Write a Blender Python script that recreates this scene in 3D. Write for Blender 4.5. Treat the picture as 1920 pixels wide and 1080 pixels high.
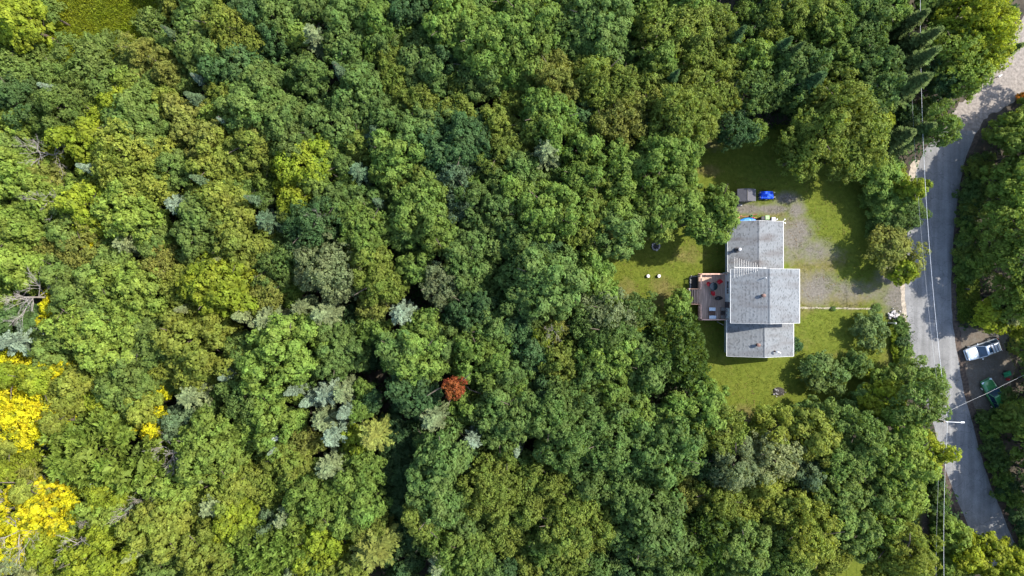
import bpy, bmesh, math, random
import numpy as np
from mathutils import Vector, Matrix

for o in list(bpy.data.objects):
    bpy.data.objects.remove(o, do_unlink=True)
SC = bpy.context.scene
COL = SC.collection
RAD = math.radians

# ------------------------------------------------------------------ camera
H = 91.0                      # drone height above the yard
F = 1280.0                    # focal length in photo pixels (1920 wide)
cam_d = bpy.data.cameras.new('camera')
cam_d.sensor_width = 36.0
cam_d.lens = 24.0
cam_d.clip_end = 5000
cam = bpy.data.objects.new('camera', cam_d)
cam.location = (0, 0, H)
cam.rotation_euler = (0, 0, 0)
COL.objects.link(cam)
SC.camera = cam

# ------------------------------------------------------------------ light
SUN_DIR = Vector((0.87, 0.34, 1.0)).normalized()
SUN_EL = math.asin(SUN_DIR.z)
SUN_ROT = math.atan2(SUN_DIR.x, SUN_DIR.y)
world = bpy.data.worlds.new('World')
SC.world = world
world.use_nodes = True
wn = world.node_tree
bg = wn.nodes['Background']
sky = wn.nodes.new('ShaderNodeTexSky')
sky.sky_type = 'NISHITA'
sky.sun_disc = False
sky.sun_elevation = SUN_EL
sky.sun_rotation = SUN_ROT
sky.air_density = 1.0
sky.dust_density = 1.0
wn.links.new(sky.outputs[0], bg.inputs[0])
bg.inputs[1].default_value = 0.15
sun_d = bpy.data.lights.new('sun', 'SUN')
sun_d.energy = 3.4
sun_d.angle = RAD(0.55)
sun_d.color = (1.0, 0.95, 0.86)
sun = bpy.data.objects.new('sun', sun_d)
sun.rotation_euler = SUN_DIR.to_track_quat('Z', 'Y').to_euler()
sun.location = (60, 25, 70)
COL.objects.link(sun)
SC.view_settings.view_transform = 'Standard'
SC.view_settings.look = 'None'
SC.view_settings.exposure = 1.65
SC.view_settings.gamma = 1.0
SC.view_settings.use_curve_mapping = False
SC.cycles.max_bounces = 5
SC.cycles.diffuse_bounces = 3
SC.cycles.transmission_bounces = 3
SC.cycles.transparent_max_bounces = 4

# ------------------------------------------------------------------ helpers
rnd = random.Random(11)
def at(px, py, z=0.0):
    """the point at height z that lies in the direction of photo pixel (px, py)"""
    k = (H - z) / F
    return Vector(((px - 960) * k, (540 - py) * k, z))

def tag(o, label=None, cat=None, group=None, kind=None):
    if label: o['label'] = label
    if cat: o['category'] = cat
    if group: o['group'] = group
    if kind: o['kind'] = kind
    return o

def empty(name, loc=(0, 0, 0), rz=0.0, label=None, cat=None, group=None):
    o = bpy.data.objects.new(name, None)
    o.empty_display_size = 0.3
    o.location = loc
    o.rotation_euler = (0, 0, rz)
    COL.objects.link(o)
    return tag(o, label, cat, group)

def link(name, me, parent=None):
    o = bpy.data.objects.new(name, me)
    COL.objects.link(o)
    if parent: o.parent = parent
    return o

class MB:
    def __init__(s): s.v = []; s.f = []
    def add(s, vs, fs):
        n = len(s.v); s.v += [tuple(v) for v in vs]; s.f += [tuple(i + n for i in f) for f in fs]; return s
    def box(s, c, d, rz=0.0, M=None, taper=1.0):
        x, y, z = d[0] / 2, d[1] / 2, d[2] / 2
        vs = [Vector((sx * x * (taper if sz > 0 else 1), sy * y * (taper if sz > 0 else 1), sz * z)) for sz in (-1, 1) for sx, sy in ((-1, -1), (1, -1), (1, 1), (-1, 1))]
        R = M if M is not None else Matrix.Rotation(rz, 3, 'Z')
        vs = [R @ v + Vector(c) for v in vs]
        return s.add(vs, [(3, 2, 1, 0), (4, 5, 6, 7), (0, 1, 5, 4), (1, 2, 6, 5), (2, 3, 7, 6), (3, 0, 4, 7)])
    def tube(s, p0, p1, r0, r1=None, n=8, caps=True):
        r1 = r0 if r1 is None else r1
        p0, p1 = Vector(p0), Vector(p1); d = (p1 - p0)
        if d.length < 1e-6: return s
        d.normalize(); a = d.orthogonal().normalized(); b = d.cross(a)
        vs = []
        for p, r in ((p0, r0), (p1, r1)):
            for i in range(n):
                t = 2 * math.pi * i / n; vs.append(p + a * (r * math.cos(t)) + b * (r * math.sin(t)))
        fs = [(i, (i + 1) % n, n + (i + 1) % n, n + i) for i in range(n)]
        if caps: fs += [tuple(range(n - 1, -1, -1)), tuple(range(n, 2 * n))]
        return s.add(vs, fs)
    def path(s, pts, rs, n=6):
        for i in range(len(pts) - 1): s.tube(pts[i], pts[i + 1], rs[i], rs[i + 1], n)
        return s
    def lathe(s, c, prof, n=20, sx=1.0, sy=1.0):
        c = Vector(c); vs = []
        for r, z in prof:
            for i in range(n):
                t = 2 * math.pi * i / n; vs.append(c + Vector((r * sx * math.cos(t), r * sy * math.sin(t), z)))
        fs = []
        for k in range(len(prof) - 1):
            for i in range(n): fs.append((k * n + i, k * n + (i + 1) % n, (k + 1) * n + (i + 1) % n, (k + 1) * n + i))
        fs += [tuple(range(n - 1, -1, -1)), tuple((len(prof) - 1) * n + i for i in range(n))]
        return s.add(vs, fs)
    def build(s, name, mat, parent=None, smooth=False, bevel=0.0, sub=0):
        me = bpy.data.meshes.new(name); me.from_pydata(s.v, [], s.f); me.update()
        if mat: me.materials.append(mat)
        if smooth: me.polygons.foreach_set('use_smooth', [True] * len(me.polygons))
        o = link(name, me, parent)
        if bevel:
            m = o.modifiers.new('bevel', 'BEVEL'); m.width = bevel; m.segments = 2; m.limit_method = 'ANGLE'
        if sub:
            m = o.modifiers.new('sub', 'SUBSURF'); m.levels = sub; m.render_levels = sub
        return o

# value noise on numpy arrays
def vnoise(x, y, seed=0):
    xi = np.floor(x).astype(np.int64); yi = np.floor(y).astype(np.int64)
    xf = x - xi; yf = y - yi
    def h(a, b):
        n = (a * 374761393 + b * 668265263 + seed * 974711) & 0x7fffffff
        n = ((n ^ (n >> 13)) * 1274126177) & 0x7fffffff
        return ((n ^ (n >> 16)) & 0xffff) / 65535.0
    u = xf * xf * (3 - 2 * xf); v = yf * yf * (3 - 2 * yf)
    return (h(xi, yi) * (1 - u) + h(xi + 1, yi) * u) * (1 - v) + (h(xi, yi + 1) * (1 - u) + h(xi + 1, yi + 1) * u) * v
def fbm(x, y, s, seed=0):
    return (vnoise(x / s, y / s, seed) * 0.55 + vnoise(x / s * 2.1, y / s * 2.1, seed + 1) * 0.3 + vnoise(x / s * 4.3, y / s * 4.3, seed + 2) * 0.15)

# ------------------------------------------------------------------ materials
def newmat(name):
    m = bpy.data.materials.new(name); m.use_nodes = True
    nt = m.node_tree; return m, nt, nt.nodes['Principled BSDF']
def N(nt, t, **k):
    n = nt.nodes.new(t)
    for a, v in k.items(): setattr(n, a, v)
    return n
def L(nt, a, b): nt.links.new(a, b)

def mat(name, col, rough=0.6, var=0.25, scale=6.0, bump=0.0, metal=0.0, spec=0.4, scl=(1, 1, 1), bscale=None, coat=0.0):
    m, nt, b = newmat(name)
    tc = N(nt, 'ShaderNodeTexCoord'); mp = N(nt, 'ShaderNodeMapping'); mp.inputs['Scale'].default_value = scl
    L(nt, tc.outputs['Object'], mp.inputs[0])
    nz = N(nt, 'ShaderNodeTexNoise'); nz.inputs['Scale'].default_value = scale; nz.inputs['Detail'].default_value = 6
    L(nt, mp.outputs[0], nz.inputs[0])
    mr = N(nt, 'ShaderNodeMapRange'); mr.inputs[1].default_value = 0.3; mr.inputs[2].default_value = 0.7
    mr.inputs[3].default_value = 1 - var; mr.inputs[4].default_value = 1 + var
    L(nt, nz.outputs[0], mr.inputs[0])
    mx = N(nt, 'ShaderNodeVectorMath', operation='SCALE'); mx.inputs[0].default_value = col[:3]
    L(nt, mr.outputs[0], mx.inputs['Scale']); L(nt, mx.outputs[0], b.inputs['Base Color'])
    b.inputs['Roughness'].default_value = rough; b.inputs['Metallic'].default_value = metal
    b.inputs['Specular IOR Level'].default_value = spec
    if coat: b.inputs['Coat Weight'].default_value = coat; b.inputs['Coat Roughness'].default_value = 0.06
    if bump:
        n2 = N(nt, 'ShaderNodeTexNoise'); n2.inputs['Scale'].default_value = bscale or scale * 4; n2.inputs['Detail'].default_value = 5
        L(nt, mp.outputs[0], n2.inputs[0])
        bp = N(nt, 'ShaderNodeBump'); bp.inputs['Strength'].default_value = bump; bp.inputs['Distance'].default_value = 0.02
        L(nt, n2.outputs[0], bp.inputs['Height']); L(nt, bp.outputs[0], b.inputs['Normal'])
    return m

def leafmat(name, transl=0.42, rough=0.62, spec=0.12):
    m, nt, b = newmat(name)
    oi = N(nt, 'ShaderNodeObjectInfo'); at_ = N(nt, 'ShaderNodeAttribute', attribute_name='tint')
    # clump patches in the crown: slightly yellower or bluer leaves
    tc = N(nt, 'ShaderNodeTexCoord'); nz = N(nt, 'ShaderNodeTexNoise'); nz.inputs['Scale'].default_value = 0.45; nz.inputs['Detail'].default_value = 2
    ad = N(nt, 'ShaderNodeVectorMath', operation='ADD'); L(nt, tc.outputs['Object'], ad.inputs[0]); L(nt, oi.outputs['Location'], ad.inputs[1])
    L(nt, ad.outputs[0], nz.inputs[0])
    hs = N(nt, 'ShaderNodeHueSaturation')
    mh = N(nt, 'ShaderNodeMapRange'); mh.inputs[1].default_value = 0.3; mh.inputs[2].default_value = 0.7; mh.inputs[3].default_value = 0.484; mh.inputs[4].default_value = 0.514
    L(nt, nz.outputs[0], mh.inputs[0]); L(nt, mh.outputs[0], hs.inputs['Hue'])
    L(nt, oi.outputs['Color'], hs.inputs['Color']); L(nt, at_.outputs['Fac'], hs.inputs['Value'])
    nz2 = N(nt, 'ShaderNodeTexNoise'); nz2.inputs['Scale'].default_value = 0.8; nz2.inputs['Detail'].default_value = 4; L(nt, ad.outputs[0], nz2.inputs[0])
    pf = N(nt, 'ShaderNodeMapRange'); pf.inputs[1].default_value = 0.55; pf.inputs[2].default_value = 0.66; L(nt, nz2.outputs[0], pf.inputs[0])
    pm = N(nt, 'ShaderNodeMath', operation='MULTIPLY'); L(nt, pf.outputs[0], pm.inputs[0]); L(nt, oi.outputs['Object Index'], pm.inputs[1])
    pt = N(nt, 'ShaderNodeVectorMath', operation='SCALE'); pt.inputs[0].default_value = (0.15, 0.19, 0.022); L(nt, at_.outputs['Fac'], pt.inputs['Scale'])
    pmx = N(nt, 'ShaderNodeMix', data_type='RGBA'); L(nt, pm.outputs[0], pmx.inputs[0]); L(nt, hs.outputs[0], pmx.inputs[6]); L(nt, pt.outputs[0], pmx.inputs[7])
    LC = pmx.outputs[2]
    L(nt, LC, b.inputs['Base Color'])
    b.inputs['Roughness'].default_value = rough; b.inputs['Specular IOR Level'].default_value = spec
    tr = N(nt, 'ShaderNodeBsdfTranslucent')
    ml = N(nt, 'ShaderNodeVectorMath', operation='MULTIPLY'); ml.inputs[1].default_value = (1.45, 1.35, 0.55)
    L(nt, LC, ml.inputs[0]); L(nt, ml.outputs[0], tr.inputs[0])
    mix = N(nt, 'ShaderNodeMixShader'); mix.inputs[0].default_value = transl
    L(nt, b.outputs[0], mix.inputs[1]); L(nt, tr.outputs[0], mix.inputs[2])
    L(nt, mix.outputs[0], nt.nodes['Material Output'].inputs[0])
    return m
LEAF = leafmat('leaf')
NEEDLE = leafmat('needle', 0.10, 0.75, 0.05)
BARK = mat('bark', (0.085, 0.065, 0.05), 0.9, 0.4, 5, 0.6, scl=(1, 1, 0.3))
DEADWOOD = mat('dead_wood', (0.225, 0.20, 0.172), 0.85, 0.25, 4, 0.3)

# ------------------------------------------------------------------ ground
def inpoly(x, y, poly):
    r = np.zeros(x.shape, bool); n = len(poly)
    for i in range(n):
        x1, y1 = poly[i]; x2, y2 = poly[(i + 1) % n]
        c = ((y1 > y) != (y2 > y)) & (x < (x2 - x1) * (y - y1) / (y2 - y1 + 1e-9) + x1)
        r ^= c
    return r
def blob(x, y, cx, cy, rx, ry):
    d = ((x - cx) / rx) ** 2 + ((y - cy) / ry) ** 2
    return np.exp(-d * 0.9)

ROAD_L = [(1765, 245), (1738, 275), (1722, 310), (1712, 360), (1704, 420), (1698, 480), (1696, 530), (1699, 580), (1706, 640), (1716, 690), (1732, 740), (1748, 790), (1762, 840), (1777, 890), (1795, 940), (1815, 985), (1840, 1040), (1875, 1110), (1960, 1270)]
ROAD_R = [(1832, 245), (1820, 272), (1808, 305), (1799, 350), (1793, 400), (1788, 450), (1785, 500), (1784, 560), (1788, 620), (1796, 670), (1806, 730), (1822, 790), (1838, 850), (1858, 910), (1880, 965), (1903, 1020), (1930, 1075), (1965, 1140), (2050, 1300)]
LANE_L = [(1965, -60), (1925, 20), (1890, 80), (1850, 145), (1800, 195), (1765, 245)]
LANE_R = [(2040, 20), (1990, 95), (1935, 160), (1885, 200), (1850, 222), (1832, 245)]
def resample(pts, n):
    p = np.array(pts, float); d = np.r_[0, np.cumsum(np.hypot(*np.diff(p, axis=0).T))]
    # smooth with Catmull-Rom through numpy interpolation of a dense spline
    t = np.linspace(0, d[-1], n); out = []
    for tt in t:
        i = min(max(np.searchsorted(d, tt) - 1, 0), len(p) - 2); u = (tt - d[i]) / (d[i + 1] - d[i])
        p0, p1, p2, p3 = p[max(i - 1, 0)], p[i], p[i + 1], p[min(i + 2, len(p) - 1)]
        out.append(0.5 * ((2 * p1) + (-p0 + p2) * u + (2 * p0 - 5 * p1 + 4 * p2 - p3) * u * u + (-p0 + 3 * p1 - 3 * p2 + p3) * u ** 3))
    return np.array(out)
ROAD_POLY = ROAD_L + ROAD_R[::-1]
LANE_POLY = LANE_L + LANE_R[::-1]
YARD = [(1120, 500), (1180, 425), (1285, 372), (1285, 250), (1330, 235), (1420, 235), (1520, 235), (1600, 290), (1650, 350), (1660, 470), (1692, 480), (1697, 540), (1700, 590), (1712, 690), (1660, 740), (1560, 765), (1480, 775), (1400, 800), (1310, 770), (1290, 700), (1240, 640), (1130, 600)]
DIRT = [(1784, 610), (1830, 615), (1880, 640), (1905, 690), (1890, 740), (1860, 770), (1815, 765), (1796, 690)]
FARDRIVE = [(1800, 640), (1850, 625), (1885, 580), (1930, 535), (1960, 560), (1905, 608), (1880, 650), (1830, 660)]
FARLAWN = [(1905, 608), (1960, 560), (2000, 640), (1930, 680), (1885, 655)]
FARLAWN2 = [(1785, 515), (1830, 510), (1840, 570), (1790, 575)]
BOTLAWN = [(1540, 1020), (1650, 1020), (1660, 1110), (1540, 1110)]
TRACK = [(1722, 880), (1752, 880), (1770, 940), (1772, 1020), (1790, 1120), (1740, 1120), (1715, 1000)]
MEADOW = [(60, -80), (340, -80), (300, 40), (270, 80), (215, 110), (130, 160), (85, 170), (75, 100)]
TOPDIRT = [(1300, -60), (1400, -60), (1385, 20), (1330, 25)]

def open_mask(x, y):
    m = np.zeros(x.shape, bool)
    for p in (YARD, ROAD_POLY, LANE_POLY, DIRT, FARDRIVE, FARLAWN, FARLAWN2, BOTLAWN, TRACK, MEADOW, TOPDIRT): m |= inpoly(x, y, p)
    return m

def soilmat(name, kind):
    """ground cover: grass, gravel and bare soil blended by the weights 'gravel', 'dry' and 'soil' that lie in the mesh"""
    m, nt, b = newmat(name)
    tc = N(nt, 'ShaderNodeTexCoord')
    def noise(s, d=5, rough=0.6):
        n = N(nt, 'ShaderNodeTexNoise'); n.inputs['Scale'].default_value = s; n.inputs['Detail'].default_value = d; n.inputs['Roughness'].default_value = rough
        L(nt, tc.outputs['Object'], n.inputs[0]); return n.outputs[0]
    def ramp(f, stops):
        r = N(nt, 'ShaderNodeValToRGB'); e = r.color_ramp.elements
        while len(e) < len(stops): e.new(0.5)
        for i, (p, c) in enumerate(stops): e[i].position = p; e[i].color = (*c, 1)
        L(nt, f, r.inputs[0]); return r.outputs[0]
    def mixc(f, a, c):
        n = N(nt, 'ShaderNodeMix', data_type='RGBA'); L(nt, f, n.inputs[0]); L(nt, a, n.inputs[6]); L(nt, c, n.inputs[7]); return n.outputs[2]
    def attr(nm): return N(nt, 'ShaderNodeAttribute', attribute_name=nm).outputs['Fac']
    def edge(w, nz, k=0.9):   # weight broken up by noise
        a = N(nt, 'ShaderNodeMath', operation='MULTIPLY_ADD'); L(nt, nz, a.inputs[0]); a.inputs[1].default_value = k; L(nt, w, a.inputs[2])
        r = N(nt, 'ShaderNodeMapRange'); r.inputs[1].default_value = 0.5 + k * 0.22; r.inputs[2].default_value = 0.5 + k * 0.78; L(nt, a.outputs[0], r.inputs[0]); return r.outputs[0]
    grass = mixc(noise(0.28, 4), ramp(noise(2.6, 10, 0.78), [(0.28, (0.030, 0.048, 0.006)), (0.5, (0.072, 0.098, 0.010)), (0.75, (0.125, 0.150, 0.018))]),
                 ramp(noise(1.9, 10, 0.78), [(0.3, (0.042, 0.056, 0.008)), (0.5, (0.095, 0.110, 0.013)), (0.72, (0.165, 0.165, 0.030))]))
    dry = ramp(noise(2.2, 10, 0.8), [(0.3, (0.055, 0.052, 0.016)), (0.52, (0.118, 0.105, 0.030)), (0.72, (0.18, 0.155, 0.058))])
    gravel = ramp(noise(3.5, 12, 0.85), [(0.3, (0.056, 0.049, 0.040)), (0.5, (0.116, 0.104, 0.086)), (0.7, (0.22, 0.20, 0.172))])
    soil = ramp(noise(3, 12, 0.85), [(0.3, (0.028, 0.022, 0.016)), (0.5, (0.075, 0.056, 0.040)), (0.72, (0.17, 0.13, 0.095))])
    c = mixc(edge(attr('dry'), noise(1.3, 6)), grass, dry)
    c = mixc(edge(attr('gravel'), noise(1.3, 9, 0.75), 1.05), c, gravel)
    c = mixc(edge(attr('soil'), noise(1.5, 8, 0.7)), c, soil)
    L(nt, c, b.inputs['Base Color']); b.inputs['Roughness'].default_value = 0.95; b.inputs['Specular IOR Level'].default_value = 0.15
    bp = N(nt, 'ShaderNodeBump'); bp.inputs['Strength'].default_value = 0.7; bp.inputs['Distance'].default_value = 0.06
    L(nt, noise(11, 8, 0.8), bp.inputs['Height']); L(nt, bp.outputs[0], b.inputs['Normal'])
    return m
SOIL = soilmat('ground_cover', 0)

def weights(x, y):
    """gravel, dry grass and bare soil in photo-pixel ground coordinates"""
    nz = fbm(x, y, 40, 3)
    g = np.zeros(x.shape)
    for cx, cy, rx, ry, k in ((1492, 440, 40, 40, 0.85), (1525, 468, 48, 30, 0.7), (1530, 540, 46, 34, 0.8), (1590, 545, 62, 26, 0.62), (1640, 550, 44, 26, 0.6), (1690, 560, 40, 34, 1.0), (1672, 520, 34, 22, 0.8),
                           (1395, 392, 46, 11, 0.95), (1450, 392, 40, 10, 0.9), (1475, 372, 26, 14, 0.9), (1492, 395, 20, 22, 0.85), (1500, 425, 20, 20, 0.8), (1480, 480, 26, 20, 0.5), (1545, 575, 30, 10, 0.3)):
        g = np.maximum(g, k * blob(x, y, cx, cy, rx, ry))
    g = np.maximum(g, 0.98 * inpoly(x, y, FARDRIVE))
    d = np.zeros(x.shape)
    for cx, cy, rx, ry, k in ((1250, 555, 40, 40, 0.75), (1180, 550, 30, 40, 0.7), (1290, 480, 40, 20, 0.7), (1330, 440, 25, 20, 0.6), (1510, 530, 30, 60, 0.85), (1600, 560, 80, 18, 0.8), (1540, 495, 40, 20, 0.7), (1480, 420, 34, 16, 0.8),
                           (1560, 665, 20, 12, 0.5), (1400, 770, 40, 16, 0.65), (1330, 320, 25, 12, 0.8), (1640, 545, 40, 30, 0.6), (1460, 402, 26, 8, 0.8), (1815, 530, 22, 24, 0.7), (1660, 670, 20, 30, 0.35), (1190, 600, 30, 14, 0.6)):
        d = np.maximum(d, k * blob(x, y, cx, cy, rx, ry))
    s = np.zeros(x.shape)
    for cx, cy, rx, ry, k in ((1460, 735, 12, 8, 1.0), (1705, 660, 12, 16, 0.8), (1395, 410, 36, 6, 0.6), (1420, 380, 40, 8, 0.35), (1230, 462, 9, 8, 0.9), (1735, 985, 12, 40, 0.9), (1748, 1050, 10, 50, 0.8), (1330, 270, 40, 20, 0.5), (1340, 770, 18, 14, 0.4), (1395, 785, 16, 10, 0.8)):
        s = np.maximum(s, k * blob(x, y, cx, cy, rx, ry))
    s = np.maximum(s, 1.0 * inpoly(x, y, TOPDIRT)); s = np.maximum(s, 0.50 * inpoly(x, y, DIRT)); g = np.maximum(g, 0.95 * inpoly(x, y, DIRT))
    return g * 1.10 + (nz - 0.5) * 0.30 * (g > 0.05), d * 1.08 + (nz - 0.5) * 0.75 + (fbm(x, y, 90, 21) - 0.5) * 0.5, s

def grid_cells(poly_fn, x0, x1, y0, y1, step):
    xs = np.arange(x0, x1, step); ys = np.arange(y0, y1, step)
    X, Y = np.meshgrid(xs, ys); c = poly_fn(X + step / 2, Y + step / 2)
    return X, Y, c
def cells_mesh(name, X, Y, c, step, z, W, material, smooth=True):
    jj, ii = np.nonzero(c)
    key = {}; vs = []; fs = []
    for j, i in zip(jj, ii):
        q = []
        for a, b_ in ((0, 1), (1, 1), (1, 0), (0, 0)):
            k = (j + b_, i + a)
            if k not in key: key[k] = len(vs); vs.append((X[j, i] + a * step, Y[j, i] + b_ * step))
            q.append(key[k])
        fs.append(q)
    v = np.array(vs); px, py = v[:, 0], v[:, 1]
    bumpz = (fbm(px, py, 60, 9) - 0.5) * 0.0
    P = np.stack([(px - 960) * H / F, (540 - py) * H / F, np.full(len(v), z) + bumpz], 1)
    me = bpy.data.meshes.new(name); me.from_pydata([tuple(p) for p in P], [], fs); me.update()
    for nm, w in zip(('gravel', 'dry', 'soil'), W(px, py)):
        a = me.attributes.new(nm, 'FLOAT', 'POINT'); a.data.foreach_set('value', np.ascontiguousarray(w, dtype=np.float32))
    me.materials.append(material)
    o = link(name, me); tag(o, kind='structure'); return o

# the forest floor: one sheet to the horizon
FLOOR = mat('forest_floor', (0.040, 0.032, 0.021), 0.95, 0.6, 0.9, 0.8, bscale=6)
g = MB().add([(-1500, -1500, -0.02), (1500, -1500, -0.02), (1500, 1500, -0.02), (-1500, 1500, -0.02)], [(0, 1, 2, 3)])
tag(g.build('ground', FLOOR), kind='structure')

STEP = 3.5
def yard_fn(x, y):
    wob = (fbm(x, y, 24, 5) - 0.5) * 26
    return inpoly(x + wob, y - wob, YARD) & ~inpoly(x, y, ROAD_POLY)
X, Y, c = grid_cells(yard_fn, 1090, 1740, 220, 820, STEP)
gw = weights(X + STEP / 2, Y + STEP / 2)[0] + 0.22 * (fbm(X, Y, 14, 8) - 0.5)
cells_mesh('lawn', X, Y, c & (gw <= 0.5), STEP, 0.0, weights, SOIL)
cells_mesh('driveway', X, Y, c & (gw > 0.5), STEP, 0.0, weights, SOIL)
X, Y, c = grid_cells(lambda x, y: (inpoly(x, y, DIRT)) & ~inpoly(x, y, ROAD_POLY), 1770, 1930, 590, 790, STEP)
cells_mesh('parking_ground', X, Y, c, STEP, 0.0, weights, SOIL)
X, Y, c = grid_cells(lambda x, y: inpoly(x, y, FARDRIVE) & ~inpoly(x, y, ROAD_POLY) & ~inpoly(x, y, DIRT), 1770, 2000, 500, 700, STEP)
cells_mesh('gravel_drive', X, Y, c, STEP, 0.0, weights, SOIL)
X, Y, c = grid_cells(lambda x, y: (inpoly(x, y, FARLAWN) | inpoly(x, y, FARLAWN2)) & ~inpoly(x, y, FARDRIVE) & ~inpoly(x, y, ROAD_POLY), 1770, 2020, 490, 700, STEP)
cells_mesh('verge', X, Y, c, STEP, 0.0, weights, SOIL)
X, Y, c = grid_cells(lambda x, y: inpoly(x, y, BOTLAWN), 1530, 1670, 1010, 1120, STEP)
cells_mesh('lawn', X, Y, c, STEP, 0.0, weights, SOIL)
X, Y, c = grid_cells(lambda x, y: inpoly(x, y, TRACK) & ~inpoly(x, y, ROAD_POLY), 1700, 1800, 870, 1130, STEP)
cells_mesh('track', X, Y, c, STEP, 0.0, weights, SOIL)
X, Y, c = grid_cells(lambda x, y: inpoly(x, y, MEADOW), 50, 350, -90, 180, STEP * 2)
cells_mesh('meadow', X, Y, c, STEP * 2, 0.0, weights, SOIL)

# road: old grey asphalt with patches, cracks and worn wheel tracks
def asphalt():
    m, nt, b = newmat('asphalt')
    tc = N(nt, 'ShaderNodeTexCoord')
    def noise(s, d=6, r=0.6):
        n = N(nt, 'ShaderNodeTexNoise'); n.inputs['Scale'].default_value = s; n.inputs['Detail'].default_value = d; n.inputs['Roughness'].default_value = r
        L(nt, tc.outputs['Object'], n.inputs[0]); return n.outputs[0]
    r = N(nt, 'ShaderNodeValToRGB'); e = r.color_ramp.elements
    e[0].position = 0.3; e[0].color = (0.105, 0.105, 0.105, 1); e[1].position = 0.72; e[1].color = (0.225, 0.22, 0.212, 1)
    L(nt, noise(5, 12, 0.9), r.inputs[0])
    r2 = N(nt, 'ShaderNodeMapRange'); r2.inputs[1].default_value = 0.3; r2.inputs[2].default_value = 0.7; r2.inputs[3].default_value = 0.8; r2.inputs[4].default_value = 1.2
    L(nt, noise(0.5, 5), r2.inputs[0])
    mps = N(nt, 'ShaderNodeMapping'); mps.inputs['Scale'].default_value = (1.0, 0.06, 1.0); mps.inputs['Rotation'].default_value = (0, 0, -0.06); L(nt, tc.outputs['Object'], mps.inputs[0])
    ns = N(nt, 'ShaderNodeTexNoise'); ns.inputs['Scale'].default_value = 1.6; ns.inputs['Detail'].default_value = 5; L(nt, mps.outputs[0], ns.inputs[0])
    rs = N(nt, 'ShaderNodeMapRange'); rs.inputs[1].default_value = 0.3; rs.inputs[2].default_value = 0.7; rs.inputs[3].default_value = 0.74; rs.inputs[4].default_value = 1.12; L(nt, ns.outputs[0], rs.inputs[0])
    rv = N(nt, 'ShaderNodeMath', operation='MULTIPLY'); L(nt, r2.outputs[0], rv.inputs[0]); L(nt, rs.outputs[0], rv.inputs[1])
    sc = N(nt, 'ShaderNodeVectorMath', operation='SCALE'); L(nt, r.outputs[0], sc.inputs[0]); L(nt, rv.outputs[0], sc.inputs['Scale'])
    vor = N(nt, 'ShaderNodeTexVoronoi', feature='DISTANCE_TO_EDGE'); vor.inputs['Scale'].default_value = 0.33
    wp = N(nt, 'ShaderNodeVectorMath', operation='MULTIPLY_ADD'); nzc = N(nt, 'ShaderNodeTexNoise'); nzc.inputs['Scale'].default_value = 0.8
    L(nt, tc.outputs['Object'], nzc.inputs[0]); L(nt, nzc.outputs[1], wp.inputs[0]); wp.inputs[1].default_value = (1.6, 1.6, 1.6); L(nt, tc.outputs['Object'], wp.inputs[2])
    L(nt, wp.outputs[0], vor.inputs[0])
    ck = N(nt, 'ShaderNodeMapRange'); ck.inputs[1].default_value = 0.0; ck.inputs[2].default_value = 0.012; ck.inputs[3].default_value = 0.6; ck.inputs[4].default_value = 1.0
    L(nt, vor.outputs[0], ck.inputs[0])
    s2 = N(nt, 'ShaderNodeVectorMath', operation='SCALE'); L(nt, sc.outputs[0], s2.inputs[0]); L(nt, ck.outputs[0], s2.inputs['Scale'])
    L(nt, s2.outputs[0], b.inputs['Base Color']); b.inputs['Roughness'].default_value = 0.85; b.inputs['Specular IOR Level'].default_value = 0.3
    bp = N(nt, 'ShaderNodeBump'); bp.inputs['Strength'].default_value = 0.4; bp.inputs['Distance'].default_value = 0.02
    L(nt, noise(40, 4), bp.inputs['Height']); L(nt, bp.outputs[0], b.inputs['Normal'])
    return m
ASPH = asphalt()
def ribbon(name, A, B, z, material, n=90, m=6, rag=0.0, thick=0.0):
    a = resample(A, n); b = resample(B, n); mb = MB()
    rr = random.Random(5)
    for i in range(n):
        for k in range(m + 1):
            t = k / m; p = a[i] * (1 - t) + b[i] * t
            if k in (0, m): p = p + np.array([rr.uniform(-rag, rag), rr.uniform(-rag, rag)])
            q = at(p[0], p[1]); crown = 0.05 * (1 - (2 * t - 1) ** 2)
            mb.v.append((q.x, q.y, z + (crown if thick else 0)))
    for i in range(n - 1):
        for k in range(m):
            s = i * (m + 1) + k; mb.f.append((s, s + m + 1, s + m + 2, s + 1))
    o = mb.build(name, material, smooth=True); tag(o, kind='structure'); return o
ribbon('road', ROAD_L, ROAD_R, 0.010, ASPH, rag=1.0, thick=1)
LANE = mat('lane_gravel', (0.185, 0.160, 0.138), 0.95, 0.35, 3.0, 0.6, bscale=20)
ribbon('gravel_lane', LANE_L, LANE_R, 0.012, LANE, n=60, m=6, rag=3)
SHOULD = mat('shoulder_litter', (0.060, 0.043, 0.032), 0.95, 0.55, 3.0, 0.8, bscale=18)
SAND = mat('shoulder_sand', (0.29, 0.245, 0.19), 0.95, 0.35, 2.5, 0.7, bscale=18)
out = [(x + 11, y - 3) for x, y in ROAD_R]
ribbon('road_shoulder', [(x - 3, y) for x, y in ROAD_R], out, 0.004, SHOULD, rag=3, m=2)
ribbon('road_shoulder', [(1688, 520), (1690, 560), (1695, 610), (1702, 660), (1710, 690)], [(1698, 520), (1700, 560), (1704, 610), (1712, 660), (1720, 690)], 0.006, SAND, n=30, m=2, rag=1)
ribbon('road_shoulder', [(1710, 300), (1704, 330), (1698, 365)], [(1726, 300), (1720, 330), (1713, 365)], 0.006, SAND, n=20, m=2, rag=1.5)
ribbon('road_shoulder', [(1756, 850), (1770, 900), (1788, 950), (1806, 985)], [(1768, 850), (1781, 900), (1797, 945), (1816, 982)], 0.006, SHOULD, n=20, m=2, rag=1.5)
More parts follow.
